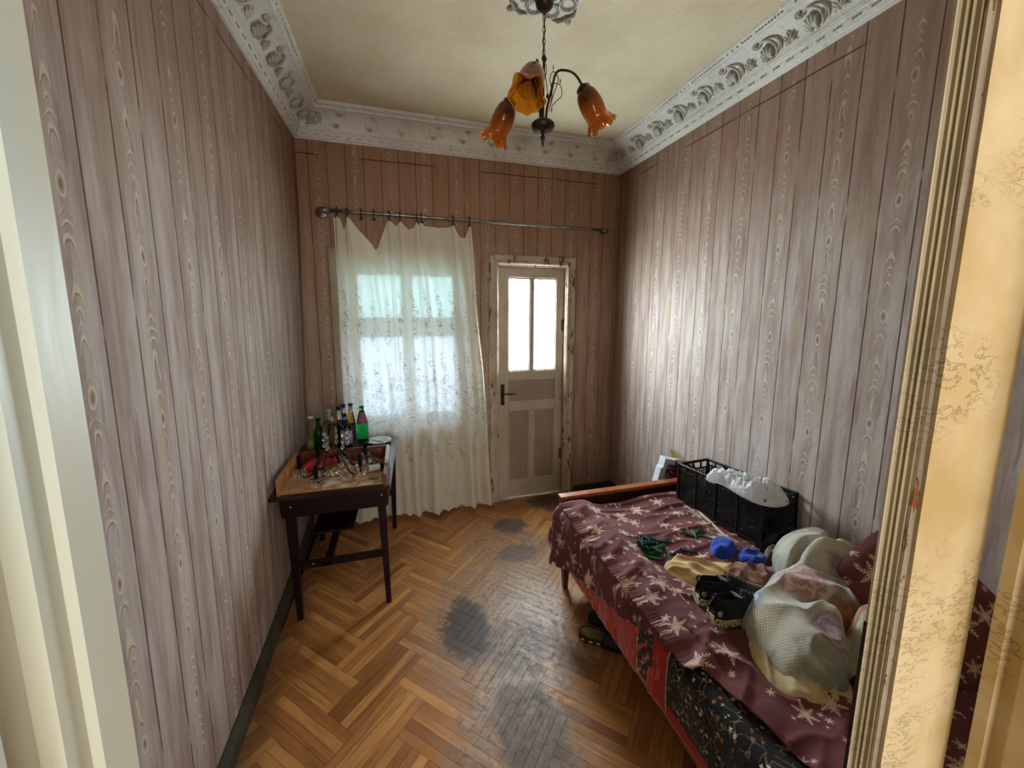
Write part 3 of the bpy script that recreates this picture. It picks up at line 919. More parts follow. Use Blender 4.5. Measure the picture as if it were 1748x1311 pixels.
for i, x in enumerate(CLX):
    zc = 2.28-0.006*(x-0.14)/2.1
    if c0 is None:
        c0 = thing('curtain_clip', 'brown plastic '+where[i], 'curtain clip', (x, yr, zc), 0, 'brown clips on the curtain rod')
        b = MB(); b.tube([Vector((0, math.cos(a)*0.0165, math.sin(a)*0.0175)) for a in [2*PI*k/18 for k in range(18)]], 0.0038, 8, closed=True)
        b.ball((0, 0, 0.022), 0.0065, 8, 6)
        b.build('ring', M_CLIP, c0, smooth=True)
        b = MB(); b.box(-0.004, -0.004, -0.036, 0.004, 0.004, -0.016, 0.002); b.box(-0.011, -0.006, -0.046, 0.011, -0.001, -0.030, 0.002); b.box(-0.011, 0.001, -0.046, 0.011, 0.006, -0.030, 0.002)
        b.build('jaw', M_CLIP, c0)
    else:
        dup(c0, (x, yr, zc), (0, 0, random.uniform(-.4, .4)), 'brown plastic '+where[i])

def curtain_mat():
    g = G('sheer_embroidered_curtain')
    u, v, _ = g.sep(g.uv())           # metres: u across, v height
    uvv = g.vec(u, v, 0.0)
    nzx = g.noise(uvv, 7, 2)
    def vines(scale, w, off):
        vo = g.voro(g.vec(u+(g.noise(uvv, 22, 2)-0.5)*0.05+off, v+(g.noise(g.vec(v, u, 3.0), 22, 2)-0.5)*0.05, off), scale, 'DISTANCE_TO_EDGE')
        return g.sm(V(g, vo.outputs['Distance']), w, w*1.9, 1.0, 0.0)
    # spiral scrolls: rings round scattered centres
    vo = g.voro(uvv, 13, 'F1', 0.8)
    dx, dy, _ = g.sep(vo.outputs['Position'])
    ax = u*13.0-dx*13.0 if False else (u-dx); ay = (v-dy)
    rr = g.sqrt(ax*ax+ay*ay); th = g.atan2(ay, ax)
    spiral = g.sm(g.sin(rr*480.0+th), 0.78, 0.96)*g.sm(rr, 0.026, 0.032, 1.0, 0.0)
    leaf = g.sm(V(g, g.voro(g.vec(u*1.0+0.3, v*0.55, 2.0), 75, 'F1').outputs['Distance']), 0.17, 0.26, 1.0, 0.0)
    lat = g.noise(g.vec(u, v, 4.0), 16, 2)
    dens = g.sm(v+(nzx-0.5)*0.16, 0.62, 0.80)*g.sm(v+(nzx-0.5)*0.22, 1.08, 1.20, 1.0, 0.0)
    col = g.ab(g.fract(u/0.118+g.sin(v*26.0)*0.12)-0.5)
    sprig = g.sm(col, 0.16, 0.22, 1.0, 0.0)
    bandA = g.mx(g.sm(v, 1.05, 1.10)*g.sm(v+(nzx-0.5)*.2, 1.30, 1.36, 1.0, 0.0), g.sm(v, 0.42, 0.47)*g.sm(v, 0.66, 0.72, 1.0, 0.0))
    bandB = g.sm(v+(nzx-0.5)*.16, 1.40, 1.46)*g.sm(v+(nzx-0.5)*.2, 1.76, 1.84, 1.0, 0.0)
    mot = g.mx(g.mx(spiral, vines(34, 0.022, 0.0)*g.sm(lat, 0.46, 0.52)), leaf*g.sm(lat, 0.40, 0.46))
    line = g.mx(mot*dens, g.mx(vines(27, 0.030, 1.7), leaf)*sprig*g.mx(bandA, bandB)*g.sm(lat, 0.34, 0.42))
    holes = leaf*g.sm(v, 0.10, 0.13)*g.sm(v, 0.19, 0.22, 1.0, 0.0)*g.sm(lat, 0.42, 0.5)
    line = g.mx(line, holes)
    weave = g.noise(g.vec(u*900, v*900), 1.0, 1)
    base = g.mixc(g.sm(v, 0.75, 0.2)*0.45, (252, 250, 238), (244, 234, 216))
    base = g.mixc(g.sm(v+(nzx-.5)*0.5, 1.75, 2.1)*0.35, base, (238, 230, 196))
    c = g.mixc(line*0.66, base, (146, 126, 88))
    tl = g.n('ShaderNodeBsdfTranslucent'); g.l(c, tl.inputs[0])
    df = g.n('ShaderNodeBsdfDiffuse'); g.l(c, df.inputs[0])
    m1 = g.n('ShaderNodeMixShader'); m1.inputs[0].default_value = 0.66
    g.l(tl.outputs[0], m1.inputs[1]); g.l(df.outputs[0], m1.inputs[2])
    tr = g.n('ShaderNodeBsdfTransparent')
    m2 = g.n('ShaderNodeMixShader')
    lw = g.n('ShaderNodeLayerWeight'); lw.inputs[0].default_value = 0.5
    fac = g.mx(0.15-line*0.12-V(g, lw.outputs['Facing'])*0.16, 0.02)
    g.l(fac, m2.inputs[0]); g.l(m1.outputs[0], m2.inputs[1]); g.l(tr.outputs[0], m2.inputs[2])
    g.l(m2.outputs[0], g.out.inputs[0])
    return g.mat
M_CURT = curtain_mat()

TOP = [(0.222, 2.238), (0.246, 2.244), (0.262, 2.236), (0.280, 2.16), (0.297, 2.20), (0.309, 2.244), (0.325, 2.238), (0.40, 2.13), (0.46, 2.055), (0.475, 2.035), (0.49, 2.052), (0.54, 2.16), (0.572, 2.238), (0.583, 2.243), (0.60, 2.236), (0.63, 2.205),
       (0.658, 2.240), (0.675, 2.225), (0.715, 2.185), (0.755, 2.205), (0.772, 2.240), (0.789, 2.225), (0.806, 2.238), (0.83, 2.218), (0.92, 2.212), (1.00, 2.220), (1.030, 2.236), (1.045, 2.215), (1.075, 2.155), (1.11, 2.150), (1.135, 2.20), (1.151, 2.236), (1.165, 2.234)]
def cfun(u, v):
    xt = lerp(0.222, 1.165, u)
    zt = pl(TOP, xt)
    zb = 0.020+0.022*abs(math.sin(u*PI*15))+0.012*N(u*4, 2)
    z = lerp(zb, zt, v)
    h = clamp(z/2.24)
    xb = lerp(0.215, 1.318, u)
    x = lerp(xb, xt, h**1.1)
    # folds fall from the clips, broadening below
    f = 0.0
    for i, cx in enumerate(CLX):
        if not HOLD[i]: continue
        cu = (cx-0.222)/0.943
        dx = (u-cu)
        wdt = 0.010+0.022*(1-h)+0.004*N(i*3.3, h*2)
        f += -math.exp(-(dx/wdt)**2)*(0.028+0.016*(1-h))
    amp = 0.010+0.020*(1-h)
    f += amp*math.sin(u*52+5.0*N(u*3, h*1.3, 1)+1.5*math.sin(h*3+u*4))*(0.35+0.65*sst(1.0, 0.85, h))*clamp(.7+1.5*N(u*4.5, h*.8, 12), .15, 1.3)
    f += 0.018*N(u*5+h*1.2, h*2.0, 4.0)
    f -= 0.030*math.exp(-((u-0.22-0.26*(0.9-h))/0.022)**2)*sst(0.95, 0.7, h)*sst(0.25, .5, h)   # one long diagonal fold
    y = yr+0.010+f*1.0
    y = min(y, 3.005 if z > 2.02 or z < 0.7 else 2.982)
    return Vector((x+0.010*N(h*3, u*6, 8), max(2.865, y), z))
b = grid(230, 130, cfun, lambda u, v: (u*1.25, lerp(0.03, 2.24, v)))
tag(b.build('curtain', M_CURT, smooth=True), 'sheer cream embroidered curtain with scalloped hem hanging over the window', 'curtain')

# ------------------------------------------------------------------ table
def gloss(name, a, b, rough=0.16, coat=0.5):
    g = G(name); x, y, z = g.sep(g.obj())
    gr = g.noise(g.vec(x*30, y*2.5, z*6), 1.0, 4, 0.6)
    g.bsdf(g.mixc(g.sm(gr, .35, .7), a, b), g.sm(g.noise(g.obj(), 6, 4), .3, .7, rough, rough+.14), normal=g.bump(gr, 0.0004), coat=coat, spec=0.5)
    return g.mat
M_DARKW = gloss('dark_mahogany_varnish', (38, 15, 15), (26, 10, 10), 0.14)
M_DARKL = simple('dark_table_leg_varnish', (36, 14, 15), (22, 9, 10), 6, 0.5, spec=0.2, stretch=(20, 20, 2))
M_PINE = simple('orange_pine_board', (186, 128, 74), (156, 96, 48), 5, 0.45, stretch=(3, 1, 14), bump=0.0006, bscale=12)
M_PLY = simple('peeling_plywood', (196, 152, 108), (164, 118, 78), 6, 0.7, stretch=(1, 4, 1), bump=0.002, bscale=30)
M_PLYD = simple('torn_fibreboard', (206, 184, 150), (150, 116, 80), 16, 0.85, bump=0.003, bscale=60)
M_REDB = gloss('red_brown_drawer_front', (104, 46, 30), (80, 34, 22), 0.3, 0.3)
M_SCREW = simple('pale_metal_screw', (200, 196, 188), (160, 156, 150), 30, 0.35, 0.8)
TZ = 0.70
tb = thing('table', 'small dark mahogany table against the left wall below the window, a drawer lying on it', 'table', (0.29, 2.43, 0))
def tp(x, y, z): return (x-0.29, y-2.43, z)
def tbox(name, x0, y0, z0, x1, y1, z1, mat, bv=0.003, parent=tb):
    a = tp(x0, y0, z0); c = tp(x1, y1, z1)
    return MB().box(*a, *c, bv).build(name, mat, parent)
b = MB(); b.prism([tp(-0.016, 2.02, 0)[:2], tp(0.552, 2.02, 0)[:2], tp(0.585, 2.850, 0)[:2], tp(-0.036, 2.850, 0)[:2]], TZ-.020, TZ, b=0.002); b.build('tabletop', M_DARKW, tb)
tbox('apron', 0.030, 2.045, 0.575, 0.535, 2.065, TZ-.020, M_DARKL)
tbox('apron', 0.030, 2.790, 0.575, 0.555, 2.810, TZ-.020, M_DARKL)
for x0, x1 in ((0.518, 0.562),):
    b = MB(); b.prism([tp(0.518, 2.065, 0)[:2], tp(0.536, 2.065, 0)[:2], tp(0.566, 2.80, 0)[:2], tp(0.548, 2.80, 0)[:2]], 0.575, TZ-.020, b=0.001); b.build('apron', M_DARKL, tb)
tbox('apron', 0.020, 2.065, 0.575, 0.038, 2.79, TZ-.020, M_DARKL)
def leg(x, y, dx, dy):
    b = MB(); T = 0.022; B = 0.013
    top = tp(x, y, TZ-.020); bot = tp(x+dx, y+dy, 0.0)
    vs = []
    for (c, s) in ((bot, B), (top, T)):
        vs += [(c[0]+a*s, c[1]+e*s, c[2]) for a, e in ((-1, -1), (1, -1), (1, 1), (-1, 1))]
    b.add(vs, [(3, 2, 1, 0), (4, 5, 6, 7), (0, 1, 5, 4), (1, 2, 6, 5), (2, 3, 7, 6), (3, 0, 4, 7)])
    return b.build('leg', M_DARKL, tb)
leg(0.060, 2.075, 0.015, -0.015); leg(0.500, 2.075, 0.018, -0.012); leg(0.045, 2.775, 0.005, 0.03); leg(0.545, 2.80, -0.005, 0.03)
tbox('stretcher', 0.085, 2.060, 0.275, 0.492, 2.078, 0.315, M_DARKL)
tbox('stretcher', 0.075, 2.790, 0.275, 0.530, 2.808, 0.315, M_DARKL)
b = MB(); b.box(-0.09, -0.37, 0.277, -0.05, 0.36, 0.297, 0.002); b.build('stretcher', M_DARKL, tb)
b = MB(); b.box(-0.15, -0.30, 0.42, 0.06, 0.30, 0.435, 0.002); b.box(-0.15, 0.28, 0.435, 0.06, 0.30, 0.60, 0.002); b.build('shelf_board', M_DARKL, tb)
for x, y, z in ((0.072, 2.043, 0.633), (0.505, 2.043, 0.640), (0.152, 2.058, 0.300)):
    MB().ball(tp(x, y, z), 0.005, 10, 6, (1, .5, 1)).build('screw', M_SCREW, tb, smooth=True)

# drawer lying on the table
dw = thing('drawer', 'open wooden drawer with orange sides lying on the table, full of crystal parts', 'drawer', (0.28, 2.24, TZ))
DWX0, DWX1, DWY0, DWY1 = -0.262, 0.256, -0.205, 0.185
b = MB(); b.prism([(DWX0, DWY0), (DWX0+.014, DWY0), (DWX0+.014, DWY1), (DWX0, DWY1)], 0.0, 0.088, b=0.001); b.build('side_board', M_PINE, dw)
b = MB(); b.prism([(DWX1-.016, DWY0-.02), (DWX1, DWY0-.02), (DWX1, DWY1), (DWX1-.016, DWY1)], 0.0, 0.066, b=0.001); b.build('side_board', M_REDB, dw)
MB().box(DWX1-.014, -0.07, 0.0662, DWX1+.004, DWY1-.002, 0.088, .002).build('edge_strip', M_WINF, dw)
MB().box(DWX0+.014, DWY1-.018, 0.002, DWX1-.016, DWY1, 0.088, .001).build('drawer_front', M_REDB, dw)
b = MB(); b.lathe([(0.001, 0), (0.026, 0), (0.026, 0.004), (0.021, 0.005), (0.019, 0.002), (0.012, 0.002), (0.010, 0.008), (0.001, 0.009)], 20, Matrix.Translation((0.195, DWY1-.018, 0.045)) @ Matrix.Rotation(PI/2, 4, 'X')); b.build('round_boss', M_REDB, dw, auto=40)
MB().box(DWX0+.010, DWY0+.008, 0.001, DWX1-.018, DWY1-.004, 0.008, .001).build('drawer_bottom', M_PLY, dw)
def shard(poly, z0, th, mat, par, name, rz=0, tilt=0):
    b = MB(); b.prism(poly, 0, th, Matrix.Translation((0, 0, z0)) @ Matrix.Rotation(tilt, 4, 'Y') @ Matrix.Rotation(rz, 4, 'Z'), b=0.0006)
    return b.build(name, mat, par)
for i, (poly, z0, nm, lab, m_) in enumerate([
    ([(-.215, -.215), (-.03, -.213), (-.02, -.10), (-.12, -.06), (-.20, -.09)], .0095, 'plywood_scrap', 'orange plywood scrap with peeled veneer at the left front of the drawer', M_PLY),
    ([(-.06, -.216), (.105, -.206), (.110, -.120), (.02, -.07), (-.05, -.10)], .0145, 'fibreboard_scrap', 'pale torn fibreboard scrap at the middle front of the drawer', M_PLYD),
    ([(.112, -.206), (.232, -.200), (.228, -.085), (.17, -.10), (.12, -.13)], .0095, 'fibreboard_scrap', 'pale torn fibreboard scrap with dark flecks at the right front of the drawer', M_PLYD)]):
    o = MB().prism(poly, 0, .004, b=.0008).build(nm, m_, None, loc=(0.28, 2.24, TZ+z0)); tag(o, lab, 'board')
    if i == 2:
        b = MB()
        for k in range(9): b.box(.15+random.random()*.06, -.17+random.random()*.05, .0041, .158+random.random()*.06, -.166+random.random()*.05, .0049)
        b.build('dark_flecks', M_IRON, o)['kind'] = 'stuff'
    if i == 0:
        for k in range(6):
            p = [Vector((-.15+.02*k, -.19+.012*k, .0045)), Vector((-.12+.02*k, -.15+.010*k+random.random()*.01, .010)), Vector((-.06+.018*k, -.12+random.random()*.02, .0050))]
            MB().tube(catmull(p, 5, False), .0008, 5).build('veneer_splinter', M_PLYD, o)

# red scoop, jars and the black knob in the drawer
def plastic(name, c, rough=0.35, c2=None): return simple(name, c, c2 or tuple(int(x*.85) for x in c), 6, rough)
M_RED = plastic('red_plastic', (196, 24, 38)); M_REDI = plastic('dull_pink_rim', (214, 120, 110))
def scoop(u, v):
    a = v*PI; w = 0.045*math.sin(clamp(u*1.15+.05)*PI*.62)**.7
    return Vector((u*0.19-0.095, -math.cos(a)*w, 0.006+0.045*(1-math.sin(a))*1.0*(0.4+.6*u)+0.03*u))
o = tag(solid(grid(24, 14, scoop).build('scoop', M_RED, smooth=True), .003), 'red plastic scoop lying in the drawer behind the candle sleeves', 'scoop')
o.location = (0.150, 2.34, TZ+.010); o.rotation_euler = (0.5, -0.05, 0.35)
def gls(name, c, rough=0.03, ior=1.45, trans=1.0, metal=0):
    g = G(name); g.bsdf(c, rough, trans=trans, ior=ior); return g.mat
M_CRYS = gls('cut_crystal', (250, 250, 250), 0.0, 1.55)
M_GCLR = gls('clear_bottle_glass', (242, 246, 242), 0.03, 1.22)
M_GGRN = gls('green_bottle_glass', (50, 176, 74), 0.05, 1.2)
M_GGR2 = gls('bright_green_plastic', (40, 214, 110), 0.06, 1.15)
M_GAMB = gls('amber_bottle_glass', (236, 170, 20), 0.05, 1.2)
M_GDRK = gls('dark_brown_bottle_glass', (44, 24, 14), 0.05, 1.3)
M_GBLU = gls('pale_blue_plastic', (196, 214, 232), 0.08, 1.2)
M_CAPW = plastic('pale_cap', (210, 208, 196)); M_CAPB = plastic('blue_cap', (60, 130, 214)); M_CAPK = plastic('black_cap', (24, 22, 22)); M_CAPG = plastic('dark_green_cap', (20, 74, 62))
M_FOIL = simple('silver_neck_foil', (206, 204, 196), (150, 148, 140), 60, 0.35, 0.5)
M_LABM = simple('mauve_neck_label', (128, 84, 96), (112, 70, 84), 10, 0.6)
M_LABD = simple('dark_paper_label', (40, 32, 34), (70, 62, 60), 30, 0.6)
M_LABB = simple('blue_grey_bottle_label', (96, 112, 150), (180, 178, 200), 24, 0.5)
M_LABY = simple('yellow_green_label', (150, 150, 96), (104, 110, 70), 24, 0.6)
def bottle(name, label, loc, h, r, glassm, capm, kind='beer', parts=()):
    t = thing(name, label, 'bottle', loc, random.random()*6)
    nr = 0.0125 if kind != 'pet' else 0.013
    if kind == 'beer': pf = [(0.001, 0.0), (r*.9, 0.0), (r, .006), (r, h*.50), (r*.93, h*.58), (nr*1.35, h*.76), (nr, h*.84), (nr, h*.955), (nr*1.2, h*.96), (nr*1.2, h*.975)]
    elif kind == 'cone': pf = [(0.001, 0.0), (r*.9, 0.0), (r, .008), (r*1.0, h*.26), (r*.93, h*.33), (r*1.02, h*.45), (r*.98, h*.55), (nr*1.6, h*.82), (nr*1.15, h*.90), (nr*1.15, h*.955)]
    else: pf = [(0.001, 0.0), (r*.85, 0.0), (r, .010), (r, h*.20), (r*.95, h*.22), (r, h*.24), (r, h*.62), (r*.9, h*.72), (r*.55, h*.85), (nr, h*.90), (nr, h*.955)]
    P = catmull([(a, z, 0) for a, z in pf], 3, False)
    MB().lathe([(max(.0008, p.x), p.y) for p in P]+[(0.0008, P[-1].y)], 20).build('glass_body', glassm, t, smooth=True)
    MB().lathe([(0.0008, h*.950), (nr*1.25, h*.950), (nr*1.28, h*.998), (nr*1.1, h), (0.0008, h)], 16).build('cap', capm, t, auto=40)
    def rad(z):
        for a, c in zip(P, P[1:]):
            if a.y <= z <= c.y: return a.x+(c.x-a.x)*(z-a.y)/max(1e-6, c.y-a.y)
        return nr
    for pn, z0, z1, m_ in parts:
        MB().lathe([(rad(h*lerp(z0, z1, i/8))+.0007, h*lerp(z0, z1, i/8)) for i in range(9)], 20).build(pn, m_, t, smooth=True)
    return t
bottle('clear_glass_bottle', 'clear glass bottle with pale cap, leftmost on the table against the wall', (0.058, 2.655, TZ), .240, .031, M_GCLR, M_CAPW, 'cone', [('paper_label', .12, .42, M_LABY)])
bottle('green_glass_bottle', 'dark green glass bottle beside the leftmost clear bottle', (0.112, 2.595, TZ), .240, .030, M_GGRN, M_GGRN, 'beer')
bottle('clear_glass_bottle', 'taller clear glass bottle with silver foil neck right of the dark green bottle', (0.164, 2.665, TZ), .277, .031, M_GCLR, M_FOIL, 'beer', [('neck_foil', .84, .96, M_FOIL)])
bottle('clear_glass_bottle', 'shorter clear glass bottle behind the brass stem of the crystal chandelier', (0.198, 2.540, TZ), .255, .030, M_GCLR, M_FOIL, 'beer', [('neck_foil', .88, .96, M_FOIL)])
bottle('dark_glass_bottle', 'dark brown glass bottle with silver neck left of the blue-capped plastic bottle', (0.216, 2.720, TZ), .278, .028, M_GDRK, M_CAPK, 'beer', [('neck_label', .70, .92, M_FOIL)])
bottle('dark_glass_bottle', 'dark brown glass bottle furthest back behind the blue-capped plastic bottle', (0.234, 2.812, TZ), .272, .028, M_GDRK, M_CAPK, 'beer', [('neck_label', .78, .92, M_FOIL), ('paper_label', .15, .45, M_LABD)])
bottle('plastic_water_bottle', 'clear plastic bottle with blue cap between the dark and green bottles', (0.268, 2.640, TZ), .222, .036, M_GBLU, M_CAPB, 'pet', [('paper_label', .22, .60, M_LABB)])
bottle('amber_glass_bottle', 'amber yellow glass bottle with dark cap left of the bright green bottle', (0.288, 2.748, TZ), .290, .027, M_GAMB, M_CAPK, 'beer', [('neck_label', .80, .93, M_FOIL), ('paper_label', .10, .50, M_LABD)])
bottle('green_plastic_bottle', 'bright green plastic bottle with dark cap and mauve neck label, rightmost of the bottles', (0.358, 2.745, TZ), .268, .038, M_GGR2, M_CAPG, 'cone', [('mauve_label', .56, .86, M_LABM), ('dark_bottom_label', .02, .10, M_LABD)])
M_CHINA = simple('white_china', (232, 234, 232), (216, 220, 220), 4, 0.15, coat=0.5)
o = thing('plate', 'white china plate on the dark tabletop right of the green bottle', 'plate', (0.462, 2.745, TZ))
MB().lathe([(0.001, .004), (.045, .004), (.050, .008), (.072, .014), (.083, .020), (.084, .018), (.072, .009), (.050, .001), (.040, 0), (.001, 0)], 40).build('plate_body', M_CHINA, o, smooth=True)
b = MB(); b.tube([(-.060, .020, .019), (-.030, .006, .014), (.000, -.012, .010)], [.0022, .0020, .0030], 6)
for k in (-1, 0, 1): b.tube([(.000, -.012+k*.003, .010), (.012, -.018+k*.004, .0095), (.024, -.020+k*.004, .011)], .0012, 5)
o = b.build('fork', M_IRON, None, smooth=True, loc=(0.462, 2.745, TZ)); tag(o, 'dark metal fork lying on the white plate', 'fork')

# crystal chandelier standing in the drawer
M_BRASS = simple('tarnished_brass', (120, 88, 44), (76, 54, 30), 20, 0.34, 0.85)
M_BRASD = simple('dark_tarnished_brass', (70, 54, 40), (46, 34, 26), 20, 0.36, 0.8)
M_BLACK = simple('black_candle_sleeve', (12, 12, 12), (18, 18, 18), 6, 0.75, spec=0.1)
cc = thing('crystal_chandelier', 'tarnished brass chandelier with black candle sleeves and crystal drops standing in the drawer', 'chandelier', (0.262, 2.20, TZ+.014))
b = MB(); b.tube([(-0.025, 0, 0.035), (-0.018, 0, .07), (0.005, 0, .20), (0.016, 0, .33)], [.004, .0055, .0045, .004], 10)
for z, r in ((.06, .010), (.10, .009), (.19, .008), (.30, .010), (.325, .013)): b.ball((-.02+z*.115, 0, z), r, 10, 6, (1, 1, .7))
b.build('stem', M_BRASS, cc, smooth=True)
CD = MB()
def drop(b, p, s=1.0, ang=0):
    """faceted pear drop with a bead above"""
    M_ = Matrix.Translation(p) @ Matrix.Rotation(ang, 4, 'Y')
    b.lathe([(.0005, -.020*s), (.0065*s, -.012*s), (.0075*s, -.008*s), (.0040*s, .003*s), (.0006, .010*s)], 6, M_)
    b.lathe([(.0005, .010*s), (.0032*s, .0135*s), (.0005, .017*s)], 6, M_)
crystal_meshes = []
def crystal(p, s=1.0, ang=0, par=cc):
    if not crystal_meshes:
        b = MB(); drop(b, (0, 0, 0)); o = b.build('crystal_drop', M_CRYS, par); crystal_meshes.append(o.data)
    else:
        o = bpy.data.objects.new('crystal_drop', crystal_meshes[0]); COL.objects.link(o); o.parent = par
    o.location = p; o.scale = (s, s, s); o.rotation_euler = (ang, ang*.6, random.random()*3)
    return o
tips = [((-.168, -.03, .070), 0), ((-.070, -.13, .045), 0), ((.150, .09, .070), 0), ((.135, -.06, .060), 0), ((-.10, .11, .065), 0), ((.03, .135, .06), 0)]
for i, (tp_, _) in enumerate(tips):
    T = Vector(tp_); d = Vector((T.x+.015, T.y, 0)); L = d.length; d.normalize()
    P = [Vector((-.015, 0, .10)), Vector((-.015, 0, .125))+d*.25*L, Vector((-.015, 0, .10))+d*.42*L, Vector((-.015, 0, .035))+d*.58*L, Vector((-.015, 0, .012))+d*.80*L, Vector((-.015, 0, .030))+d*.98*L, T+Vector((0, 0, -.006))]
    MB().tube(catmull(P, 5, False), .0054, 8).build('arm', M_BRASD, cc, smooth=True)
    MB().lathe([(.001, -.004), (.010, -.003), (.026, .003), (.028, .005), (.010, .001), (.001, .001)], 16, Matrix.Translation(T)).build('drip_pan', M_CRYS if i % 2 else M_BRASS, cc, auto=40)
    MB().lathe([(.001, .002), (.0105, .002), (.0105, .066), (.009, .068), (.001, .068)], 12, Matrix.Translation(T)).build('candle_sleeve', M_BLACK, cc, auto=40)
    for k in range(5):
        a = k*2*PI/5+i
        crystal(T+Vector((math.cos(a)*.026, math.sin(a)*.026, -.018)), random.uniform(1.15, 1.5), random.uniform(-.3, .3))
for i in range(5):   # curled upper arms with hanging drops
    a = i*2*PI/5+.4; d = Vector((math.cos(a), math.sin(a), 0)); o0 = Vector((.012, 0, .275))
    P = [o0, o0+d*.025+Vector((0, 0, .030)), o0+d*.055+Vector((0, 0, .020)), o0+d*.068+Vector((0, 0, -.006)), o0+d*.056+Vector((0, 0, -.012))]
    MB().tube(catmull(P, 5, False), .0030, 7).build('curled_arm', M_BRASD, cc, smooth=True)
    for k in range(3): crystal(o0+d*.062+Vector((0, 0, -.034-.030*k)), 1.0+.15*k, .1*k)
for k in range(26):
    a = random.random()*6.28; r = random.uniform(.02, .10)
    crystal((math.cos(a)*r*1.3, math.sin(a)*r-.01, random.uniform(.016, .05)), random.uniform(.9, 1.6), random.uniform(-1.6, 1.6))
MB().lathe([(.001, .0), (.020, .0), (.024, .010), (.018, .030), (.001, .034)], 8, Matrix.Translation((-.025, 0, .0))).build('glass_bowl', M_CRYS, cc, auto=30)
# loose glass in the drawer
for i, (x, y, r, h, lab) in enumerate([(0.455, 2.30, .022, .045, 'small clear glass jar in the right back corner of the drawer'), (0.430, 2.365, .020, .050, 'small clear glass jar against the red drawer front'),
                                       (0.180, 2.165, .020, .032, 'clear glass cup at the left of the drawer behind a candle sleeve'), (0.345, 2.14, .024, .026, 'low clear glass dish under the front brass arm')]):
    o = MB().lathe([(.001, 0), (r, 0), (r*1.05, h*.3), (r, h*.9), (r*.9, h), (r*.85, h*.95), (r*.9, h*.3), (.001, .004)], 16).build('glass_jar', M_GCLR, None, smooth=True, loc=(x, y, TZ+.009)); tag(o, lab, 'jar')
o = MB().lathe([(.001, -.016), (.012, -.013), (.017, 0), (.012, .013), (.001, .016)], 16).build('bulb_holder', M_BLACK, None, smooth=True, loc=(0.500, 2.235, TZ+.026)); tag(o, 'black round bulb holder lying at the right side of the drawer', 'bulb holder')
o = MB().lathe([(.001, -.03), (.017, -.03), (.018, .03), (.001, .03)], 14).build('lamp_socket', M_CAPW, None, auto=40, loc=(0.462, 2.215, TZ+.028)); o.rotation_euler = (0, PI/2, .3); tag(o, 'white plastic lamp socket lying beside the black bulb holder in the drawer', 'socket')

# ------------------------------------------------------------------ ceiling lamp and rosette
M_BRONZE = simple('dark_bronze', (76, 62, 46), (48, 38, 28), 20, 0.35, 0.8)
def amber_glass():
    g = G('amber_shade_glass')
    _, _, z = g.sep(g.obj())
    c = g.mixc(g.sm(z, -0.12, 0.02), (222, 146, 40), (138, 70, 26))
    g.bsdf(c, 0.06, trans=0.80, ior=1.12, spec=0.7, coat=0.8)
    return g.mat
M_AMB = amber_glass()
CXY = (1.262, 1.70)
ch = thing('ceiling_lamp', 'hanging bronze lamp on a chain with three amber glass tulip shades', 'ceiling lamp', (CXY[0], CXY[1], ZC-0.002))
b = MB(); b.lathe([(.001, 0), (.034, 0), (.040, -.008), (.040, -.016), (.034, -.038), (.020, -.052), (.010, -.056), (.008, -.064), (.001, -.066)], 24)
b.build('canopy', M_BRONZE, ch, auto=35)
z = -0.066; i = 0
while z > -0.232:
    b = MB(); ln = 0.026; pts = []
    for k in range(14):
        a = 2*PI*k/14; q = Vector((math.cos(a)*.0058, 0, math.sin(a)*(ln/2+.001)))
        if i % 2: q = Vector((0, q.x, q.z))
        pts.append(q+Vector((0, 0, z-ln/2)))
    b.tube(pts, .0018, 6, closed=True); b.build('chain_link', M_BRONZE, ch, smooth=True)
    z -= ln*.86; i += 1
b = MB(); b.tube([(0.001, 0, -.075), (.004, .002, -.12), (-.003, 0, -.17), (0, 0, -.24)], .0016, 6); b.build('cable', M_BLACK, ch)
b = MB(); b.tube([(0, 0, -.232), (0, 0, -.500)], .0050, 10); b.lathe([(.001, -.222), (.008, -.226), (.010, -.236), (.005, -.246)], 12); b.build('rod', M_BRONZE, ch, smooth=True)
b = MB(); b.lathe([(.001, -.474), (.014, -.476), (.036, -.484), (.050, -.496), (.051, -.504), (.042, -.520), (.024, -.532), (.010, -.534), (.006, -.540), (.010, -.548), (.011, -.553), (.006, -.561), (.004, -.566), (.006, -.572), (.003, -.584), (.001, -.588)], 24)
b.build('turned_body', M_BRONZE, ch, smooth=True)
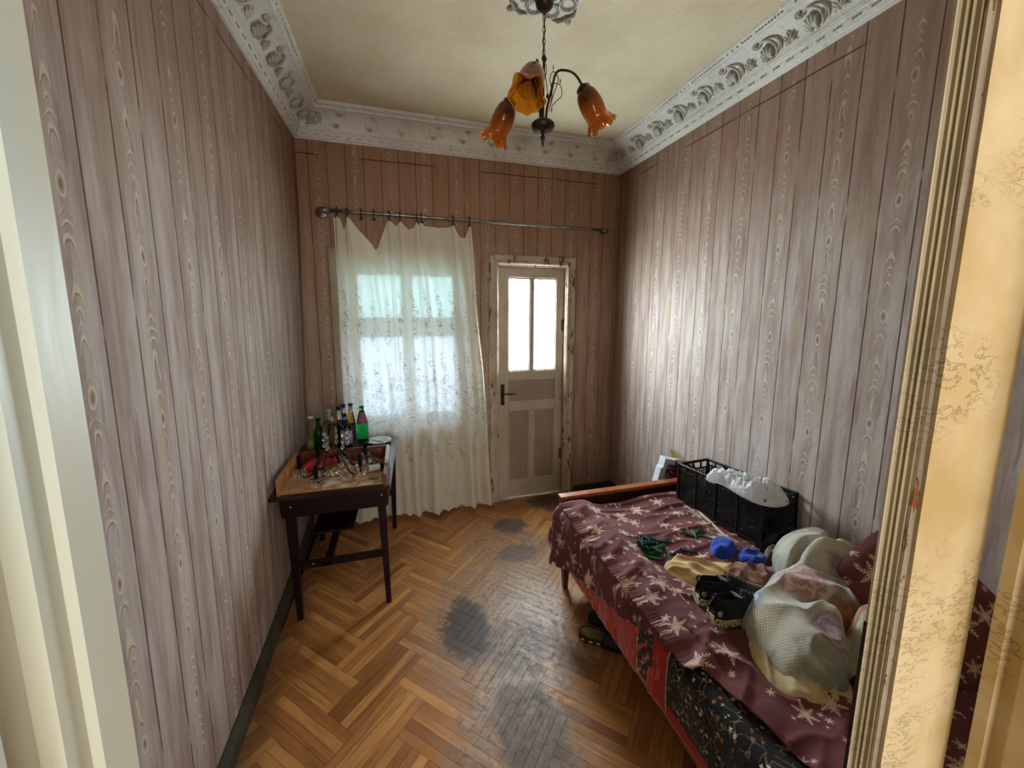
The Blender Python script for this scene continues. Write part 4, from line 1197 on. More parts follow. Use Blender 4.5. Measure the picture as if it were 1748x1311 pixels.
def shade(P, axis, name='shade'):
    """tulip shade: local +Z is the neck, opens towards -Z"""
    def fn(i, a, r, z):
        k = clamp((-z-0.085)/0.055)
        wav = 1+0.10*k*k*math.cos(5*a)+.03*k*math.cos(10*a+1)
        rr = r*wav
        return (rr*math.cos(a), rr*math.sin(a), z+0.011*k*k*math.cos(5*a))
    pf = [(a*1.16, z_*1.10) for a, z_ in [(.012, .018), (.022, .012), (.034, -.004), (.041, -.028), (.044, -.055), (.043, -.080), (.041, -.100), (.044, -.118), (.050, -.136), (.060, -.148)]]
    Pp = catmull([(a, z_, 0) for a, z_ in pf], 4, False)
    o = MB().lathe([(p.x, p.y) for p in Pp], 50, None, fn).build(name, M_AMB, ch, smooth=True)
    m = o.modifiers.new('thick', 'SOLIDIFY'); m.thickness = 0.0022; m.offset = 0
    o.location = P
    o.rotation_euler = Vector(axis).normalized().to_track_quat('Z', 'Y').to_euler()
    # holder collar with petals
    b = MB(); b.lathe([(.001, .036), (.010, .034), (.024, .026), (.030, .016), (.028, .008), (.020, .012), (.001, .014)], 20, None, lambda i, a, r, z: (r*(1+.10*math.cos(6*a))*math.cos(a), r*(1+.10*math.cos(6*a))*math.sin(a), z))
    b.build('petal_holder', M_BRONZE, o, auto=50)
    b = MB(); b.lathe([(.001, .016), (.015, .014), (.016, -.030), (.012, -.034), (.001, -.034)], 16); b.build('lamp_socket', M_BLACK, o, auto=40)
    return o
AZ = [(2, 0.200, -0.325, 0.62, 0.020), (122, 0.205, -0.345, 0.62, 0.020), (236, 0.165, -0.368, 0.64, -0.01)]
for az, r, zz, tilt, _ in AZ:
    a = math.radians(az); d = Vector((math.cos(a), math.sin(a), 0))
    s0 = d*.014+Vector((0, 0, -.490))
    P = [s0, s0+Vector((0, 0, .06))+d*.004, s0+d*.022+Vector((0, 0, .125)), d*.060+Vector((0, 0, zz+.045)), d*.110+Vector((0, 0, zz+.062)), d*(r-.045)+Vector((0, 0, zz+.050)), d*(r-.012)+Vector((0, 0, zz+.012))]
    MB().tube(catmull(P, 6, False), .0052, 10).build('arm', M_BRONZE, ch, smooth=True)
    ax = Vector((-d.x*math.sin(tilt), -d.y*math.sin(tilt), math.cos(tilt)))
    shade(d*r+Vector((0, 0, zz-.010)), ax)
    # wire tendrils with leaves
    for k, (p, q_, w_, e) in enumerate([(.022, .05, .105, .20), (.030, .075, .060, .15)]):
        side = Vector((-d.y, d.x, 0))*(.012 if k else -.008)
        base = s0+d*p*.6+Vector((0, 0, .05+.02*k))
        PP = [base, base+d*(.015)+side+Vector((0, 0, .06)), base+d*(.035-.02*k)+side*2+Vector((0, 0, .125-.02*k)), base+d*(.010+.05*k)+side*2.4+Vector((0, 0, .150-.04*k)), base+d*(-.006+.075*k)+side*2.5+Vector((0, 0, .120-.05*k)), base+d*(.0+.045*k)+side*2.6+Vector((0, 0, .085-.04*k)), base+d*(-.008+.03*k)+side*2.6+Vector((0, 0, .055-.035*k))]
        C_ = catmull(PP, 6, False)
        MB().tube(C_, .0018, 6).build('tendril', M_BRONZE, ch)
        E_ = C_[-1]
        for (pt, dz) in ((E_, -.030), (C_[len(C_)//2], .030)):
            b = MB(); b.add([pt, pt+side*.6+Vector((0, 0, dz*.5)), pt+Vector((0, 0, dz)), pt-side*.6+Vector((0, 0, dz*.5)), pt+d*.003+Vector((0, 0, dz*.5)), pt-d*.003+Vector((0, 0, dz*.5))], [(0, 1, 4), (1, 2, 4), (2, 3, 4), (3, 0, 4), (1, 0, 5), (2, 1, 5), (3, 2, 5), (0, 3, 5)])
            b.build('metal_leaf', M_BRONZE, ch)
# plaster ceiling rosette
rs = st(MB().lathe([(.001, 0), (.145, 0), (.145, -.003), (.138, -.006), (.130, -.003), (.062, -.003), (.056, -.010), (.046, -.012), (.038, -.005), (.001, -.005)], 64).build('trim_10', M_CORN, None, auto=35, loc=(1.277, 1.665, ZC)))
for k in range(8):
    a = 2*PI*k/8+PI/8; c = Vector((math.cos(a)*.103, math.sin(a)*.103, -.008))
    b = MB(); b.tube([c+Vector((math.cos(q)*.037, math.sin(q)*.037, 0)) for q in [2*PI*j/22 for j in range(22)]], .004, 6, closed=True)
    for j in range(15):
        q = 2*PI*j/15; b.ball(c+Vector((math.cos(q)*.028, math.sin(q)*.028, 0)), .0040, 6, 4)
    b.build('scalloped_ring', M_ORN, rs, smooth=True)
    if k % 2: continue
    a2 = a+PI/8; c2 = Vector((math.cos(a2)*.185, math.sin(a2)*.185, -.004))
    b = MB(); b.ball(c2, .018, 10, 6, (.8, 1.35, .35), Matrix.Rotation(a2-PI/2, 4, 'Z')); b.ball(c2*.90+Vector((0, 0, -.003)), .011, 8, 5, (1, 1, .6))
    for q in (-.22, .22): b.tube([c2*.92, Vector((math.cos(a2+q)*.172, math.sin(a2+q)*.172, -.005)), Vector((math.cos(a2+q*1.8)*.150, math.sin(a2+q*1.8)*.150, -.005))], [.009, .008, .004], 6)
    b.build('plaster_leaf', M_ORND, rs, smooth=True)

# ------------------------------------------------------------------ bed
M_BEDW = gloss('orange_bed_varnish', (156, 84, 40), (128, 62, 28), 0.28, 0.3)
M_BEDD = gloss('dark_bed_varnish', (70, 34, 24), (52, 24, 18), 0.3, 0.3)
BX0, BX1, BY0, BY1 = 1.485, 2.385, 0.262, 1.955
bd = thing('bed', 'single wooden bed with orange varnished footboard against the right wall', 'bed', (1.935, 1.10, 0))
def bb(name, x0, y0, z0, x1, y1, z1, mat, bv=.003, par=None):
    return MB().box(x0-1.935, y0-1.10, z0, x1-1.935, y1-1.10, z1, bv).build(name, mat, par or bd)
bb('footboard_panel', BX0+.030, BY1-.030, 0.22, BX1-.030, BY1-.012, 0.535, M_BEDD)
bb('footboard_post', BX0, BY1-.042, 0.17, BX0+.030, BY1, 0.535, M_BEDW); bb('footboard_post', BX1-.030, BY1-.042, 0.17, BX1, BY1, 0.535, M_BEDW)
bb('footboard_cap', BX0-.006, BY1-.046, 0.535, BX1+.006, BY1+.006, 0.556, M_BEDW, .004)
bb('footboard_rail', BX0+.030, BY1-.036, 0.17, BX1-.030, BY1-.010, 0.22, M_BEDW)
bb('side_rail', BX0+.004, BY0+.01, 0.168, BX0+.026, BY1-.042, 0.222, M_BEDW); bb('side_rail', BX1-.026, BY0+.01, 0.168, BX1-.004, BY1-.042, 0.222, M_BEDW)
bb('headboard', BX0, BY0, 0.17, BX1, BY0+.02, 0.60, M_BEDD)
def bleg(x, y):
    b = MB(); vs = []
    for z, s, dy in ((0, .013, 0), (.20, .022, 0)):
        vs += [(x-1.935+a*s, y-1.10+e*s, z) for a, e in ((-1, -1), (1, -1), (1, 1), (-1, 1))]
    b.add(vs, [(3, 2, 1, 0), (4, 5, 6, 7), (0, 1, 5, 4), (1, 2, 6, 5), (2, 3, 7, 6), (3, 0, 4, 7)]); b.build('leg', M_BEDD, bd)
bleg(BX0+.026, BY1-.055); bleg(BX1-.026, BY1-.055); bleg(BX0+.026, BY0+.05); bleg(BX1-.026, BY0+.05)
M_TICK = simple('pale_mattress_ticking', (170, 150, 120), (146, 122, 96), 20, 0.9)
bb('mattress', BX0+.012, BY0+.03, 0.225, BX1-.012, BY1-.046, 0.462, M_TICK, .035)

def fabric(name, a, b, rough=0.85, sc=8, bump=0.0008, bs=160, sheen=0.3):
    g = G(name); p = g.obj()
    g.bsdf(g.mixc(g.sm(g.noise(p, sc, 4, .6), .3, .7), a, b), rough, normal=g.bump(g.noise(p, bs, 2), bump), sheen=sheen, spec=0.25)
    return g.mat
def satin_red():
    g = G('crumpled_red_satin'); p = g.obj()
    g.bsdf(g.mixc(g.sm(g.noise(p, 6, 3, .6), .3, .7), (204, 32, 28), (176, 20, 22)), 0.38, normal=g.bump(g.noise(p, 60, 2), .0008), sheen=.4, spec=.5)
    return g.mat
M_SATIN = satin_red()
def snow_mat():
    g = G('maroon_snowflake_cotton')
    u, v, _ = g.sep(g.uv())
    P = g.vec(u, v, 0.0)
    def layer(scale, off, r0, r1, keep, th):
        vo = g.voro(g.vec(u+off, v+off*1.7, 0.0), scale, 'F1', 0.78)
        vo.voronoi_dimensions = '2D'
        cx, cy, _ = g.sep(vo.outputs['Position'])
        sc = g.sep(vo.outputs['Color'])
        dx = (u+off)-cx; dy = (v+off*1.7)-cy
        rr = g.sqrt(dx*dx+dy*dy)
        R = sc[0]*(r1-r0)+r0
        q = rr/R
        a = g.atan2(dy, dx)+sc[1]*3.0
        am = g.ab(g.fract(a*(6/(2*PI)))-0.5)*(2*PI/6)          # angle from gap centre
        arm = (PI/6-am)                                         # 0 on an arm
        lat = g.sin(arm)*q; lon = q
        main = g.sm(g.ab(lat), 0.035, 0.065, 1.0, 0.0)
        # chevron twigs
        tw = g.fract((lon-g.ab(lat)*1.0)*5.0)
        twm = g.sm(g.ab(tw-0.5), 0.24, 0.32)*g.sm(g.ab(lat)-0.40*(1.10-lon), -0.02, 0.0, 1.0, 0.0)
        core = g.sm(q, 0.20, 0.26, 1.0, 0.0)*0.9
        m = g.mx(g.mx(main, twm), core)*g.sm(q, 0.93, 1.0, 1.0, 0.0)
        return m*(sc[2] < keep)
    m = g.mx(layer(7.6, 0.0, .030, .054, 0.82, 1), g.mx(layer(13.0, 3.3, .011, .020, 0.62, 1), layer(20.0, 7.1, .005, .010, 0.42, 1)))
    m = m*g.sm(g.noise(P, 300, 2), 0.30, 0.42)
    base = g.mixc(g.sm(g.noise(P, 5, 4, .6), .3, .7), (112, 62, 60), (90, 46, 46))
    c = g.mixc(m*0.92, base, (216, 184, 166))
    g.bsdf(c, 0.85, normal=g.bump(g.noise(P, 60, 3, .6), .0014), sheen=.08, spec=.2)
    return g.mat
M_SNOW = snow_mat()
def rug_mat():
    g = G('black_patterned_rug')
    u, v, _ = g.sep(g.uv())          # u: distance from the far edge along the bed, v: height up from the bottom edge
    P = g.vec(u, v, 0.0)
    wig = (g.noise(P, 18, 3)-0.5)*0.006
    c = g.mixc(g.sm(g.noise(P, 40, 2), .3, .7), (20, 17, 17), (34, 26, 26))
    # curling vines and blossoms
    vo = g.voro(g.vec(u+wig*6, v+wig*6, 1.0), 34, 'DISTANCE_TO_EDGE')
    vine = g.sm(V(g, vo.outputs['Distance']), .02, .05, 1.0, 0.0)*g.sm(g.noise(P, 24, 2), .46, .52)*0.8
    f = g.voro(g.vec(u+wig*3, v+wig*3, 5.0), 52, 'F1'); fd = V(g, f.outputs['Distance']); fc = g.sep(f.outputs['Color'])
    fx, fy, _ = g.sep(f.outputs['Position'])
    pet = fd+g.sin(g.atan2(v-fy, u-fx)*5.0)*0.07
    fl = g.sm(pet, .24, .30, 1.0, 0.0)*(fc[0] < .62)
    col = g.mixc(fc[1] > .62, (214, 206, 190), g.mixc(fc[1] > .84, (172, 104, 40), (120, 60, 56)))
    big = g.noise(g.vec(u*1.0, v*1.6, 9.0), 22, 3, .6)
    c = g.mixc(vine*.7, c, (150, 132, 104))
    c = g.mixc(fl, c, col)
    c = g.mixc(g.sm(big, .66, .68)*.9, c, (208, 202, 184))
    red = (172, 14, 20)
    e1 = g.sm(g.ab(u-0.135), .037, .039, 1.0, 0.0)
    e2 = g.sm(v, .052, .054, 1.0, 0.0)*g.sm(u, .10, .102)
    r_ = g.mx(e1, e2)
    c = g.mixc(r_, c, red)
    pip = g.mx(g.sm(g.ab(u-.174), .0016, .0026, 1.0, 0.0), g.mx(g.sm(v, .004, .006, 1.0, 0.0), g.sm(g.ab(u-.004), .003, .004, 1.0, 0.0)))
    c = g.mixc(pip, c, (206, 186, 150))
    g.bsdf(c, .92, normal=g.bump(g.noise(P, 120, 2), .0012), sheen=.2, spec=.15)
    return g.mat
M_RUG = rug_mat()

def hangz(y):      # hem of the bedspread as path length beyond the mattress edge
    return pl([(0.26, .77), (0.50, .785), (0.62, .800), (0.80, .828), (0.93, .856), (1.14, .925), (1.38, .990), (1.55, 1.040), (1.75, 1.120), (1.905, 1.185)], y)
def bz(x, y):      # smooth upper surface of the covers
    z = 0.492
    z += 0.030*math.exp(-((x-1.585)/0.060)**2)*sst(0.3, 1.2, y)
    z += 0.016*sst(1.70, 1.9, y)
    z += 0.012*N(x*4, y*4, 3)
    z -= 0.012*math.exp(-((x-1.80)/0.12)**2)*sst(0.9, 1.3, y)
    return z
XW = 2.352
def spread(u, v):
    y = lerp(0.30, 1.905, v)
    smax = hangz(y)+0.010*N(y*9, 1.0)
    s = u*smax
    top = 0.792; R = 0.075; arc = R*PI/2
    if s < top:
        x = XW-s; z = bz(x, y); nrm = Vector((0, 0, 1))
    elif s < top+arc:
        a = (s-top)/R; x = XW-top-math.sin(a)*R; z = bz(XW-top, y)-R+math.cos(a)*R; nrm = Vector((-math.sin(a), 0, math.cos(a)))
    else:
        x = XW-top-R-0.02*math.sin(min(1, (s-top-arc)*4)*1.2); z = bz(XW-top, y)-R-(s-top-arc); nrm = Vector((-1, 0, 0))
    P = Vector((x, y, z))
    # wrinkles: long creases across the bed at the far end, diagonal ones on the drop and near end
    far = sst(1.15, 1.5, y)
    w = 0.0
    if s < top:
        w += far*sst(1.55, 1.80, x)*0.015*(max(0, ridge(x*1.6+.3*N(x*4, y*3), y*13, 1))**3)
        w += 0.007*N(x*9, y*9, 5)*(1-.5*far)
        w += (1-far)*0.017*max(0, ridge(x*4+y*3, y*6-x*3, 6))**3
    k = sst(0.66, 0.84, s)
    w += k*(0.018*N((y+s*.75)*10, s*3.0, 2)+0.018*(max(0, ridge((y+s*.85)*6.5, s*2.2, 7))**3)+0.006*N(y*25, s*8, 4))
    bul = k*0.020*math.exp(-((y-1.55)/.5)**2)*math.sin(clamp((s-.70)/.45)*PI)
    P += nrm*(w+bul)
    P.x -= 0.022*sst(top-.06, top+arc, s)
    if s >= top+arc*.4:    # wrap round the footboard corner
        P.x -= 0.018*sst(1.6, 1.9, y)
        P.x = min(P.x, 1.458)
    if v > .985: P.z -= 0.02
    return P
o = grid(200, 300, spread, lambda u, v: (u*hangz(lerp(.30, 1.905, v)), lerp(.30, 1.905, v))).build('bedspread', M_SNOW, smooth=True)
tag(solid(o, .004, -1), 'maroon bedspread with pale snowflakes draped over the bed', 'bedspread')
def redf(u, v):
    y = lerp(1.895, 0.98, u); z = lerp(0.222, 0.475, v)
    f = 0.012*max(0, ridge(y*20+z*8+1.4*N(y*5, z*5), z*2.2, 2))**1.5+0.007*max(0, ridge(y*44-z*9+2*N(y*7, z*6), z*3, 5))
    return Vector((1.476-abs(f)*0.95-0.006*math.sin(v*PI), y, z))
o = grid(240, 24, redf, lambda u, v: (u, v)).build('red_blanket', M_SATIN, smooth=True)
tag(solid(o, .004, 1), 'crumpled red satin blanket hanging between the bed rail and the bedspread', 'blanket')
def rugf(u, v):
    y = lerp(1.125, 0.28, u)
    sag = sst(1.05, 0.45, y)
    zb = lerp(0.235, 0.262, sst(.95, .5, y))-0.03*sst(.5, .3, y)
    L1 = 0.26; tot = L1+0.13
    s = v*tot
    bow = 0.030*sag+0.012
    if s < L1-.03:
        t = s/(L1-.03); z = lerp(zb, .452, t); x = 1.474-bow*math.sin(.35+t*PI*.62)*.9-0.004
    else:
        a = clamp((s-(L1-.03))/.05)*PI/2
        x = 1.474-bow*math.sin(.35+PI*.62)*.9-.004+(1-math.cos(a))*.034; z = .452+math.sin(a)*.034
        ex = max(0, s-(L1-.03)-.05); x += ex; z = min(z, .487)
    x += 0.005*N(y*8, s*5, 3)
    if x > 1.50: z = min(z, bz(max(x, 1.58), y)-0.010)
    return Vector((x, y, z))
o = grid(120, 40, rugf, lambda u, v: (lerp(0, .845, u), v*.39)).build('rug', M_RUG, smooth=True)
tag(solid(o, .005, 1), 'black flowered rug with red border hanging over the near side of the bed', 'rug')

# ------------------------------------------------------------------ cloth heaps
def heap(name, label, cat, outline, H, mat, fold=lambda x, y, t: 0.0, p=2.2, q=0.6, base=None, nr=26, smoothn=6, lift=0.0, uvs=1.0, round_=0.0):
    pts = catmull([(x, y, 0) for x, y in outline], smoothn)
    n = len(pts); c = sum(pts, Vector())/n
    b = MB(); b.uv = []
    bf = base or bz
    for i in range(nr+1):
        t = i/nr
        for P in pts:
            Q = c.lerp(P, t)
            h = (max(0, 1-t**p))**q
            z = bf(Q.x, Q.y)+lift+0.004+H*h+fold(Q.x, Q.y, t)*min(1, (1-t)*6+.12)
            Q2 = c.lerp(P, t*(1+round_*h*(t**2)*.3))
            b.v.append((Q2.x, Q2.y, z)); b.uv.append((Q.x*uvs, Q.y*uvs))
    for i in range(nr):
        for j in range(n):
            b.f.append((i*n+j, i*n+(j+1) % n, (i+1)*n+(j+1) % n, (i+1)*n+j))
    k = len(b.v)
    for P in pts: b.v.append((c.x+(P.x-c.x)*.93, c.y+(P.y-c.y)*.93, bf(P.x, P.y)+lift-.002)); b.uv.append((P.x, P.y))
    for j in range(n): b.f.append((nr*n+j, nr*n+(j+1) % n, k+(j+1) % n, k+j))
    b.f.append(tuple(k+j for j in range(n)))
    zmin = min(v[2] for v in b.v)
    b.v = [(x-c.x, y-c.y, z-zmin) for x, y, z in b.v]
    o = recalc(b.build(name, mat, smooth=True, loc=(c.x, c.y, zmin)))
    return tag(o, label, cat) if cat else o
def quilt_mat():
    g = G('faded_floral_waffle_quilt')
    u, v, _ = g.sep(g.uv()); P = g.vec(u, v, 0.0)
    ck = g.sm(g.sin(u*640.0)*g.sin(v*640.0), .05, .45)
    c = g.mixc(g.sm(g.noise(P, 7, 3), .4, .6), (200, 194, 174), (176, 174, 164))
    yel = g.sm(g.noise(g.vec(u, v, 2.0), 6, 3), .50, .60)
    c = g.mixc(ck*(0.12+yel*.45), c, (150, 122, 66))
    c = g.mixc(g.sm(g.noise(g.vec(u, v, 8.0), 5, 4, .6), .52, .62)*.7, c, (112, 116, 112))
    def bloom(cx, cy, r, col):
        dx = u-cx; dy = v-cy
        d = g.sqrt(dx*dx+dy*dy)/r+(g.noise(g.vec(u, v, cx), 18, 3, .6)-.5)*1.0
        return g.sm(d, .70, 1.0, 1.0, 0.0), g.sm(g.sin(d*16.0+g.noise(P, 22, 2)*9.0), -.2, .8)
    for cx, cy, r, c1, c2 in [(2.00, .93, .085, (196, 156, 150), (152, 112, 108)), (2.02, .79, .06, (190, 124, 68), (150, 90, 44)), (2.12, .74, .085, (190, 170, 190), (128, 118, 150)), (1.80, .99, .07, (176, 186, 204), (140, 150, 176)), (1.93, 1.10, .05, (186, 190, 160), (206, 158, 92)), (2.23, .84, .10, (120, 140, 160), (92, 106, 126)), (1.90, .76, .06, (168, 140, 148), (126, 100, 116))]:
        m, k = bloom(cx, cy, r, c1)
        c = g.mixc(m*.85, c, g.mixc(k, c2, c1))
    g.bsdf(c, .92, normal=g.bump(ck*.4+g.noise(P, 50, 3)*.6, .0025), sheen=.3, spec=.15)
    return g.mat
M_QUILT = quilt_mat()
def qfold(x, y, t):
    d = (x-1.80)*.5+(y-.85)*.86
    e = (x-1.80)*.86-(y-.85)*.5
    wv = .020*math.sin(e*9)+.02*N(x*4, y*4, 9)
    f = 0.030*math.exp(-((d-.200+e*.22+wv)/.032)**2)*sst(.0, .12, e)       # roll along the back
    f -= 0.085*math.exp(-((d-.140+e*.22+wv)/.018)**2)*sst(.06, .2, e)      # crease below it
    f += 0.022*math.exp(-((d-.085+e*.25+wv)/.028)**2)*sst(.06, .2, e)
    f -= 0.100*math.exp(-((e-.225-.35*(d-.05)+wv*.7)/.018)**2)*sst(.15, .05, d)   # deep fold between front lobes
    f += 0.030*math.exp(-((e-.27-.35*(d-.05)+wv*.7)/.035)**2)*sst(.13, .03, d)
    f -= 0.020*math.exp(-((e-.10+.5*d)/.03)**2)*sst(.2, .0, d)
    f += 0.014*N(x*7, y*7, 3)+0.030*max(0, ridge(x*3.6+y*2+1.2, y*5-x*2, 3))**3-.012+.006*N(x*18, y*18, 5)
    if e > .25: f += 0.012*ridge(d*24+wv*20, e*2, 4)*sst(.25, .32, e)
    return f
heap('floral_quilt', 'bundled pale floral waffle quilt at the near end of the bed', 'quilt',
     [(1.785, .990), (1.735, .90), (1.715, .82), (1.712, .745), (1.76, .70), (1.86, .655), (1.99, .64), (2.14, .66), (2.27, .74), (2.34, .86), (2.36, 1.00), (2.33, 1.10), (2.22, 1.13), (2.10, 1.10), (1.99, 1.06), (1.88, 1.03)], 0.150, M_QUILT, qfold, 2.4, .62, nr=70, smoothn=12, round_=.25)
# second, upper roll of the quilt towards the wall
o = heap('quilt_roll', '', '', [(2.06, 1.08), (2.02, 1.01), (2.10, .93), (2.22, .88), (2.34, .86), (2.39, .95), (2.39, 1.12), (2.30, 1.19), (2.16, 1.17)], 0.16, M_QUILT, lambda x, y, t: .014*N(x*8, y*8, 2)-.050*math.exp(-((y-1.03-.25*(x-2.2)+.02*math.sin(x*20))/.016)**2)+.014*max(0, ridge(x*5+y*12, y*6, 2))**2, 2.2, .6, lift=.06, nr=40, smoothn=10, round_=.3)
q_ = bpy.data.objects['floral_quilt']; mw = Vector(o.location)-Vector(q_.location); o.parent = q_; o.location = mw
def pillowf(n=40):
    b = MB(); b.uv = []
    for sg in (1, -1):
        for j in range(n+1):
            for i in range(n+1):
                u, v = i/n*2-1, j/n*2-1
                e = max(0, (1-abs(u)**3.2))*max(0, (1-abs(v)**3.2))
                h = 0.062*e**.55+.006*N(u*3, v*3, sg)+.004*ridge(u*5, v*2, sg*2)*e
                pin = 1-.10*(u*u*v*v)+.05*max(abs(u), abs(v))**6
                b.v.append((u*.20*pin, v*.25*pin, sg*h)); b.uv.append((u*.2+5+sg, v*.25+5))
        o0 = 0 if sg == 1 else (n+1)**2
        for j in range(n):
            for i in range(n):
                a = o0+j*(n+1)+i; f = (a, a+1, a+n+2, a+n+1); b.f.append(f if sg == 1 else f[::-1])
    return b
o = pillowf().build('snowflake_pillow', M_SNOW, smooth=True); o.matrix_world = Matrix.Translation((2.222, .70, .690)) @ Matrix.Diagonal((.82, .82, .82, 1)) @ Matrix.Rotation(math.radians(-30), 4, 'Z') @ Matrix.Rotation(math.radians(58), 4, 'X') @ Matrix.Rotation(math.radians(38), 4, 'Z')
tag(o, 'maroon snowflake pillow leaning on the quilt beside the door leaf', 'pillow')

M_CREAM = fabric('cream_cotton', (208, 172, 122), (186, 146, 96), sc=7)
M_CREAM2 = fabric('pale_cream_cotton', (206, 192, 150), (180, 152, 100), sc=9)
M_BLUE = fabric('royal_blue_wool', (18, 62, 172), (12, 42, 128), .95, 14, .003, 120)
M_CORAL = fabric('coral_red_cloth', (206, 78, 62), (182, 58, 48), sc=20)
M_KHAKI = fabric('grey_brown_knit', (112, 96, 78), (72, 54, 44), sc=18, bump=.002)
M_CHECK = fabric('brown_patterned_cloth', (98, 54, 44), (150, 106, 88), sc=26, bump=.002)
M_BAGK = simple('black_plastic_bag', (12, 12, 14), (20, 20, 24), 6, .30, bump=.006, bscale=28)
heap('cream_shirt', 'crumpled cream cloth lying on the bedspread left of the black sneakers', 'cloth', [(1.715, 1.31), (1.76, 1.350), (1.82, 1.352), (1.89, 1.30), (1.985, 1.245), (2.00, 1.20), (1.94, 1.165), (1.865, 1.135), (1.79, 1.15), (1.73, 1.20), (1.705, 1.26)], .024, M_CREAM,
     lambda x, y, t: .026*max(0, ridge((x-y)*5, (x+y)*15, 1.5))**3+.010*N(x*10, y*16, 2), 3.5, .6, nr=40, smoothn=10)
heap('cream_garment', 'pale cream cloth bunched under the front edge of the floral quilt', 'cloth', [(1.745, .900), (1.700, .86), (1.668, .79), (1.668, .73), (1.71, .685), (1.78, .655), (1.86, .63), (1.88, .70), (1.82, .76), (1.78, .83)], .022, M_CREAM2,
     lambda x, y, t: .016*max(0, ridge((x+y)*4, (x-y)*20, 2.5))**2+.005*N(x*16, y*16), 2.6, .6, nr=40, smoothn=10)
heap('blue_sock', 'royal blue knitted sock on the bedspread, left one beside the crate', 'sock', [(1.972, 1.30), (2.00, 1.355), (2.06, 1.395), (2.115, 1.385), (2.12, 1.33), (2.08, 1.275), (2.01, 1.255)], .052, M_BLUE, lambda x, y, t: .012*N(x*22, y*22)+.008*ridge(x*14, y*20), 2.4, .5, nr=24, smoothn=8)
heap('blue_sock', 'royal blue knitted sock below the crate corner, nearer the quilt', 'sock', [(2.038, 1.225), (2.075, 1.275), (2.13, 1.285), (2.180, 1.255), (2.170, 1.20), (2.11, 1.175), (2.06, 1.18)], .038, M_BLUE, lambda x, y, t: .014*N(x*24, y*24, 5)+.008*ridge(x*18, y*16), 2.4, .5, nr=24, smoothn=8)
heap('patterned_garment', 'crumpled brown patterned garment between the cream cloth and the quilt', 'garment', [(1.92, 1.17), (1.96, 1.215), (2.03, 1.205), (2.07, 1.165), (2.15, 1.165), (2.165, 1.11), (2.10, 1.06), (2.02, 1.055), (1.96, 1.09)], .030, M_CHECK, lambda x, y, t: .022*max(0, ridge(x*15, y*15, 2))**2+.008*N(x*28, y*28), 2.4, .5, nr=40, smoothn=10)
heap('knitted_garment', 'grey brown knit rolled beside the coral cloth at the foot of the quilt', 'garment', [(2.175, 1.20), (2.20, 1.245), (2.26, 1.25), (2.31, 1.22), (2.29, 1.185), (2.235, 1.18)], .055, M_KHAKI, lambda x, y, t: .012*ridge(x*18, y*22), 2.4, .5, nr=24, smoothn=8)
heap('coral_cloth', 'small coral red cloth poking out from under the quilt', 'cloth', [(2.150, 1.105), (2.175, 1.165), (2.225, 1.195), (2.285, 1.195), (2.26, 1.13), (2.20, 1.09)], .060, M_CORAL, lambda x, y, t: .010*ridge(x*22, y*22), 2.4, .5, nr=24, smoothn=8)
heap('black_plastic_bag', 'black plastic bag lying under the right side of the floral quilt', 'bag', [(1.84, .655), (1.90, .690), (2.00, .66), (2.06, .60), (2.00, .53), (1.88, .52), (1.79, .56), (1.79, .61)], .070, M_BAGK, lambda x, y, t: .016*N(x*14, y*14)+.010*ridge(x*12, y*18), 2.4, .5, nr=30, smoothn=8)
heap('black_bundle', 'black bag stuffed between the crate and the quilt by the wall', 'bag', [(2.21, 1.275), (2.30, 1.27), (2.405, 1.255), (2.42, 1.16), (2.39, 1.10), (2.30, 1.215), (2.23, 1.235)], .125, M_BAGK, lambda x, y, t: .014*N(x*14, y*14)+.010*ridge(x*12, y*18), 2.6, .5, nr=30, smoothn=8)

